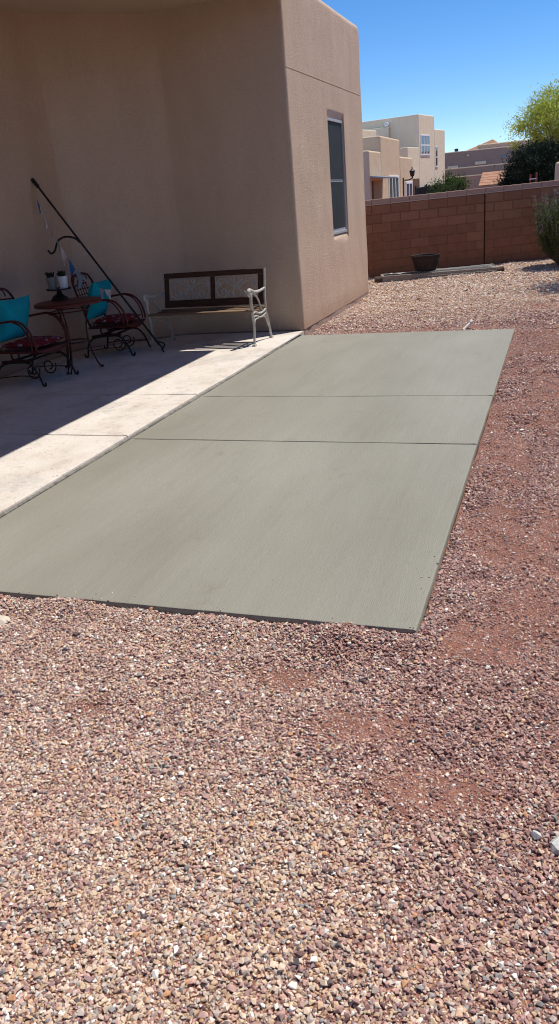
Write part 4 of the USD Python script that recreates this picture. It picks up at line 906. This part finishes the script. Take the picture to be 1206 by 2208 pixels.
for s in range(NSH):
    p = grg.normal(size=(12, 3)); p /= np.linalg.norm(p, axis=1, keepdims=True)
    p = p * grg.uniform(0.78, 1.14, (12, 1)) * V([1.0, 0.78, 0.60])
    shapes.append(mf(m3.Manifold.hull_points(p.tolist())))
UsdGeom.Scope.Define(stage, "/World/gravel/kinds")
rel = inst.CreatePrototypesRel()
for name, c in PAL:
    g_ = sum(c) / 3; c = tuple((0.96 * x + 0.04 * g_) * 0.97 for x in c)
    mt = look(f"stone_{name}", tuple(0.78 * x for x in c), tuple(min(0.87, 1.30 * x) for x in c), 38.0, 0.85, None, spec=0.3, detail=3.0, ramp=(0.25, 0.75))
    for s in range(NSH):
        pth = f"/World/gravel/kinds/{name}_stone_{s}"
        usdkit.mesh(stage, pth, shapes[s], mt)
        rel.AddTarget(pth)

def scatter(x0, x1, y0, y1, step, size, keep, seed):
    rg = np.random.default_rng(seed)
    xs, ys = np.arange(x0, x1, step), np.arange(y0, y1, step * 0.87)
    A, B = np.meshgrid(xs, ys, indexing="ij"); A = A + (np.arange(len(ys)) % 2) * step / 2
    p = np.c_[A.ravel(), B.ravel()] + rg.uniform(-0.42, 0.42, (A.size, 2)) * step
    p = p[keep(p)]
    return p, 0.94 * size * np.exp(np.clip(rg.normal(0, 0.33, len(p)), -0.75, 0.6))

DIRT = [(-0.511, 1.975, .17, .10, .9), (-0.844, 2.198, .13, .06, .75), (-0.20, 1.75, .12, .10, .85), (-0.05, 2.80, .17, .30, .9), (0.03, 3.6, .12, .45, .75), (-1.86, 9.35, 1.1, .22, .9), (-0.13, 10.9, .30, .25, .8), (-1.44, 1.87, .09, .05, .7),
        (-0.20, 4.45, .16, .5, .55), (-0.22, 8.3, .20, .8, .7), (-0.335, 1.70, .16, .10, .75), (0.02, 5.6, .15, .7, .6), (-0.20, 6.9, .12, .6, .5), (-0.9, 9.5, .5, .18, .8), (0.25, 2.4, .25, .5, .7)]
def dirtness(p):
    d = np.zeros(len(p))
    for cx, cy, rx, ry, a in DIRT:
        d = np.maximum(d, a * np.exp(-(((p[:, 0] - cx) / rx) ** 2 + ((p[:, 1] - cy) / ry) ** 2)))
    q = np.c_[p, 0 * p[:, :1]]
    d = d * (0.35 + 1.15 * meshkit.fbm(q * V([9, 5, 1]), 3, 70))
    strip = np.where((p[:, 0] > SX1) & (p[:, 1] > 2.4) & (p[:, 1] < 9.6), 0.62 * smooth01((meshkit.fbm(q * V([4.2, 2.4, 1]), 4, 60) - 0.45) / 0.14), 0)
    return np.clip(np.maximum(d, strip), 0, 0.96)
def free(p):
    x, y = p[:, 0], p[:, 1]
    on_slab = (x < SX1 + 0.004) & (x > SX0 - 3) & (y > SY0 - 0.004) & (y < SY3 + 0.004)
    on_house = (x < WX + 0.012) & (y > SY3 - 0.2) & (y < CY1 + 0.01)
    on_patio = (x < SX0) & (y > -1) & (y < 9.2)
    wl = (y - BA[1]) - (x - BA[0]) * 0.46
    return ~(on_slab | on_house | on_patio) & (wl < 0.02 - 0.075)
def view(p, margin):
    """Near enough to what the photograph shows, with some ground to spare at the sides."""
    d = np.c_[p, np.full(len(p), -0.04)] - V([0, 0, 1.5])
    z = d @ _f; x = (d @ _r) / z; y = (d @ _u) / z
    return (z > 0.3) & (np.abs(x) < 603 / 1686.5 + margin) & (np.abs(y) < 1104 / 1686.5 + margin)
rnd = lambda seed, n: np.random.default_rng(seed).random(n)
sets = []
for (x0, x1, y0, y1, step, size, mg, layers, seed) in ((-3.0, 0.9, 0.70, 3.2, 0.0078, 0.0057, 0.045, 2, 1), (-3.0, 0.9, 3.2, 5.2, 0.0094, 0.0064, 0.06, 2, 2), (-0.6, 1.0, 5.2, 9.0, 0.0120, 0.0076, 0.06, 2, 3), (-3.2, 1.4, 9.0, 12.0, 0.0165, 0.0098, 0.08, 2, 4), (-3.8, 1.8, 12.0, 16.9, 0.022, 0.0125, 0.08, 2, 5)):
    for L in range(layers):
        st_ = step * (1.0 if L == 0 else 1.65)
        p, sz = scatter(x0, x1, y0, y1, st_, size * (1.0 if L == 0 else 1.12), lambda q: free(q) & view(q, mg), seed * 10 + L)
        dn = dirtness(p)
        k = rnd(seed * 10 + L + 500, len(p)) > (dn * 0.88 if L == 0 else np.clip(dn * 1.6, 0, 1))
        p, sz, dn = p[k], sz[k], dn[k]
        sz = sz * (1 - 0.25 * dn)
        z = ground_z(p[:, 0], p[:, 1]) + sz * (0.20 if L == 0 else 0.75)
        sets.append((p, sz, z, dn))
p, sz = scatter(-2.6, 0.7, 0.9, 9.9, 0.009, 0.0030, lambda q: free(q) & view(q, 0.03), 900)
dn = dirtness(p); k = rnd(901, len(p)) < np.clip((dn - 0.12) * 1.3, 0, 0.8)
sets.append((p[k], sz[k], ground_z(p[k, 0], p[k, 1]) + sz[k] * 0.3, dn[k]))
e = np.random.default_rng(77); ne = 40
side_ = e.choice(3, ne, p=[.45, .40, .15]); off = e.exponential(0.022, ne) + 0.004; run = e.random(ne)
p = np.where((side_ == 0)[:, None], np.c_[SX0 + run * (SX1 - SX0), SY0 + off], np.where((side_ == 1)[:, None], np.c_[SX1 - off, SY0 + run * (SY3 - SY0)], np.c_[SX0 + run * (SX1 - SX0), SY3 - off]))
sets.append((p, 0.0042 * np.exp(e.normal(0, 0.3, ne)), np.full(ne, 0.0012), np.zeros(ne)))
P2 = np.vstack([s[0] for s in sets]); SZ = np.concatenate([s[1] for s in sets]); PZs = np.concatenate([s[2] for s in sets]); DN = np.concatenate([s[3] for s in sets])
n = len(P2)
rg = np.random.default_rng(99)
q3 = np.c_[P2, np.zeros(n)]
big = meshkit.fbm(q3 * 1.6, 3, 33) - 0.5
x, y = P2[:, 0], P2[:, 1]
redness = np.where(y < 2.6, smooth01((x + 0.85 - 0.30 * (1.6 - y) + 1.0 * big) / 0.9), 1.0)
redness = np.where(y > 9.0, 0.75 * smooth01((10.9 + 0.5 * (x + 1.5) - y + 3 * big) / 2.2), redness)
rosy = 0.85 * smooth01((y - 1.25 + 1.3 * big + 0.30 * (x + 1)) / 0.9)
rosy = np.where(y > 9, smooth01((12.9 + 0.3 * x - y + 2.5 * big) / 2.5), rosy)
redness = np.where(y < 2.6, redness * (0.35 + 0.65 * smooth01((y - 1.25) / 0.7)), redness)
W = WARM * (1 - rosy)[:, None] + ROSE * rosy[:, None]
W = W * (1 - redness)[:, None] + RED * redness[:, None]
PALE = V([.28, .34, .14, .12, .01, .01, .0, .005, .0, .01, .0, .08, .04])
farw = smooth01((y - 9.4) / 2.6)[:, None] * (1 - 0.5 * redness)[:, None]
W = W * (1 - farw) + PALE * farw
W = W / W.sum(1, keepdims=True)
ci = (np.cumsum(W, 1) < rg.random(n)[:, None]).sum(1).clip(0, len(PAL) - 1)
idx = ci * NSH + rg.integers(NSH, size=n)
# mostly lying flat, spun about the vertical
az = rg.uniform(0, 2 * math.pi, n); tl = rg.normal(0, 0.46, n); ta = rg.uniform(0, 2 * math.pi, n)
qz = np.c_[np.cos(az / 2), 0 * az, 0 * az, np.sin(az / 2)]
qt = np.c_[np.cos(tl / 2), np.sin(tl / 2) * np.cos(ta), np.sin(tl / 2) * np.sin(ta), 0 * az]
w1, x1, y1, z1 = qt.T; w2, x2, y2, z2 = qz.T
Q = np.c_[w1 * w2 - x1 * x2 - y1 * y2 - z1 * z2, w1 * x2 + x1 * w2 + y1 * z2 - z1 * y2, w1 * y2 - x1 * z2 + y1 * w2 + z1 * x2, w1 * z2 + x1 * y2 - y1 * x2 + z1 * w2]
inst.CreateProtoIndicesAttr(Vt.IntArray.FromNumpy(idx.astype(np.int32)))
inst.CreatePositionsAttr(Vt.Vec3fArray.FromNumpy(np.c_[P2, PZs].astype(np.float32)))
inst.CreateScalesAttr(Vt.Vec3fArray.FromNumpy((SZ[:, None] * rg.uniform(0.85, 1.2, (n, 3))).astype(np.float32)))
inst.CreateOrientationsAttr(Vt.QuathArray([Gf.Quath(float(a), float(b), float(c), float(d)) for a, b, c, d in Q]))
print("stones", n)
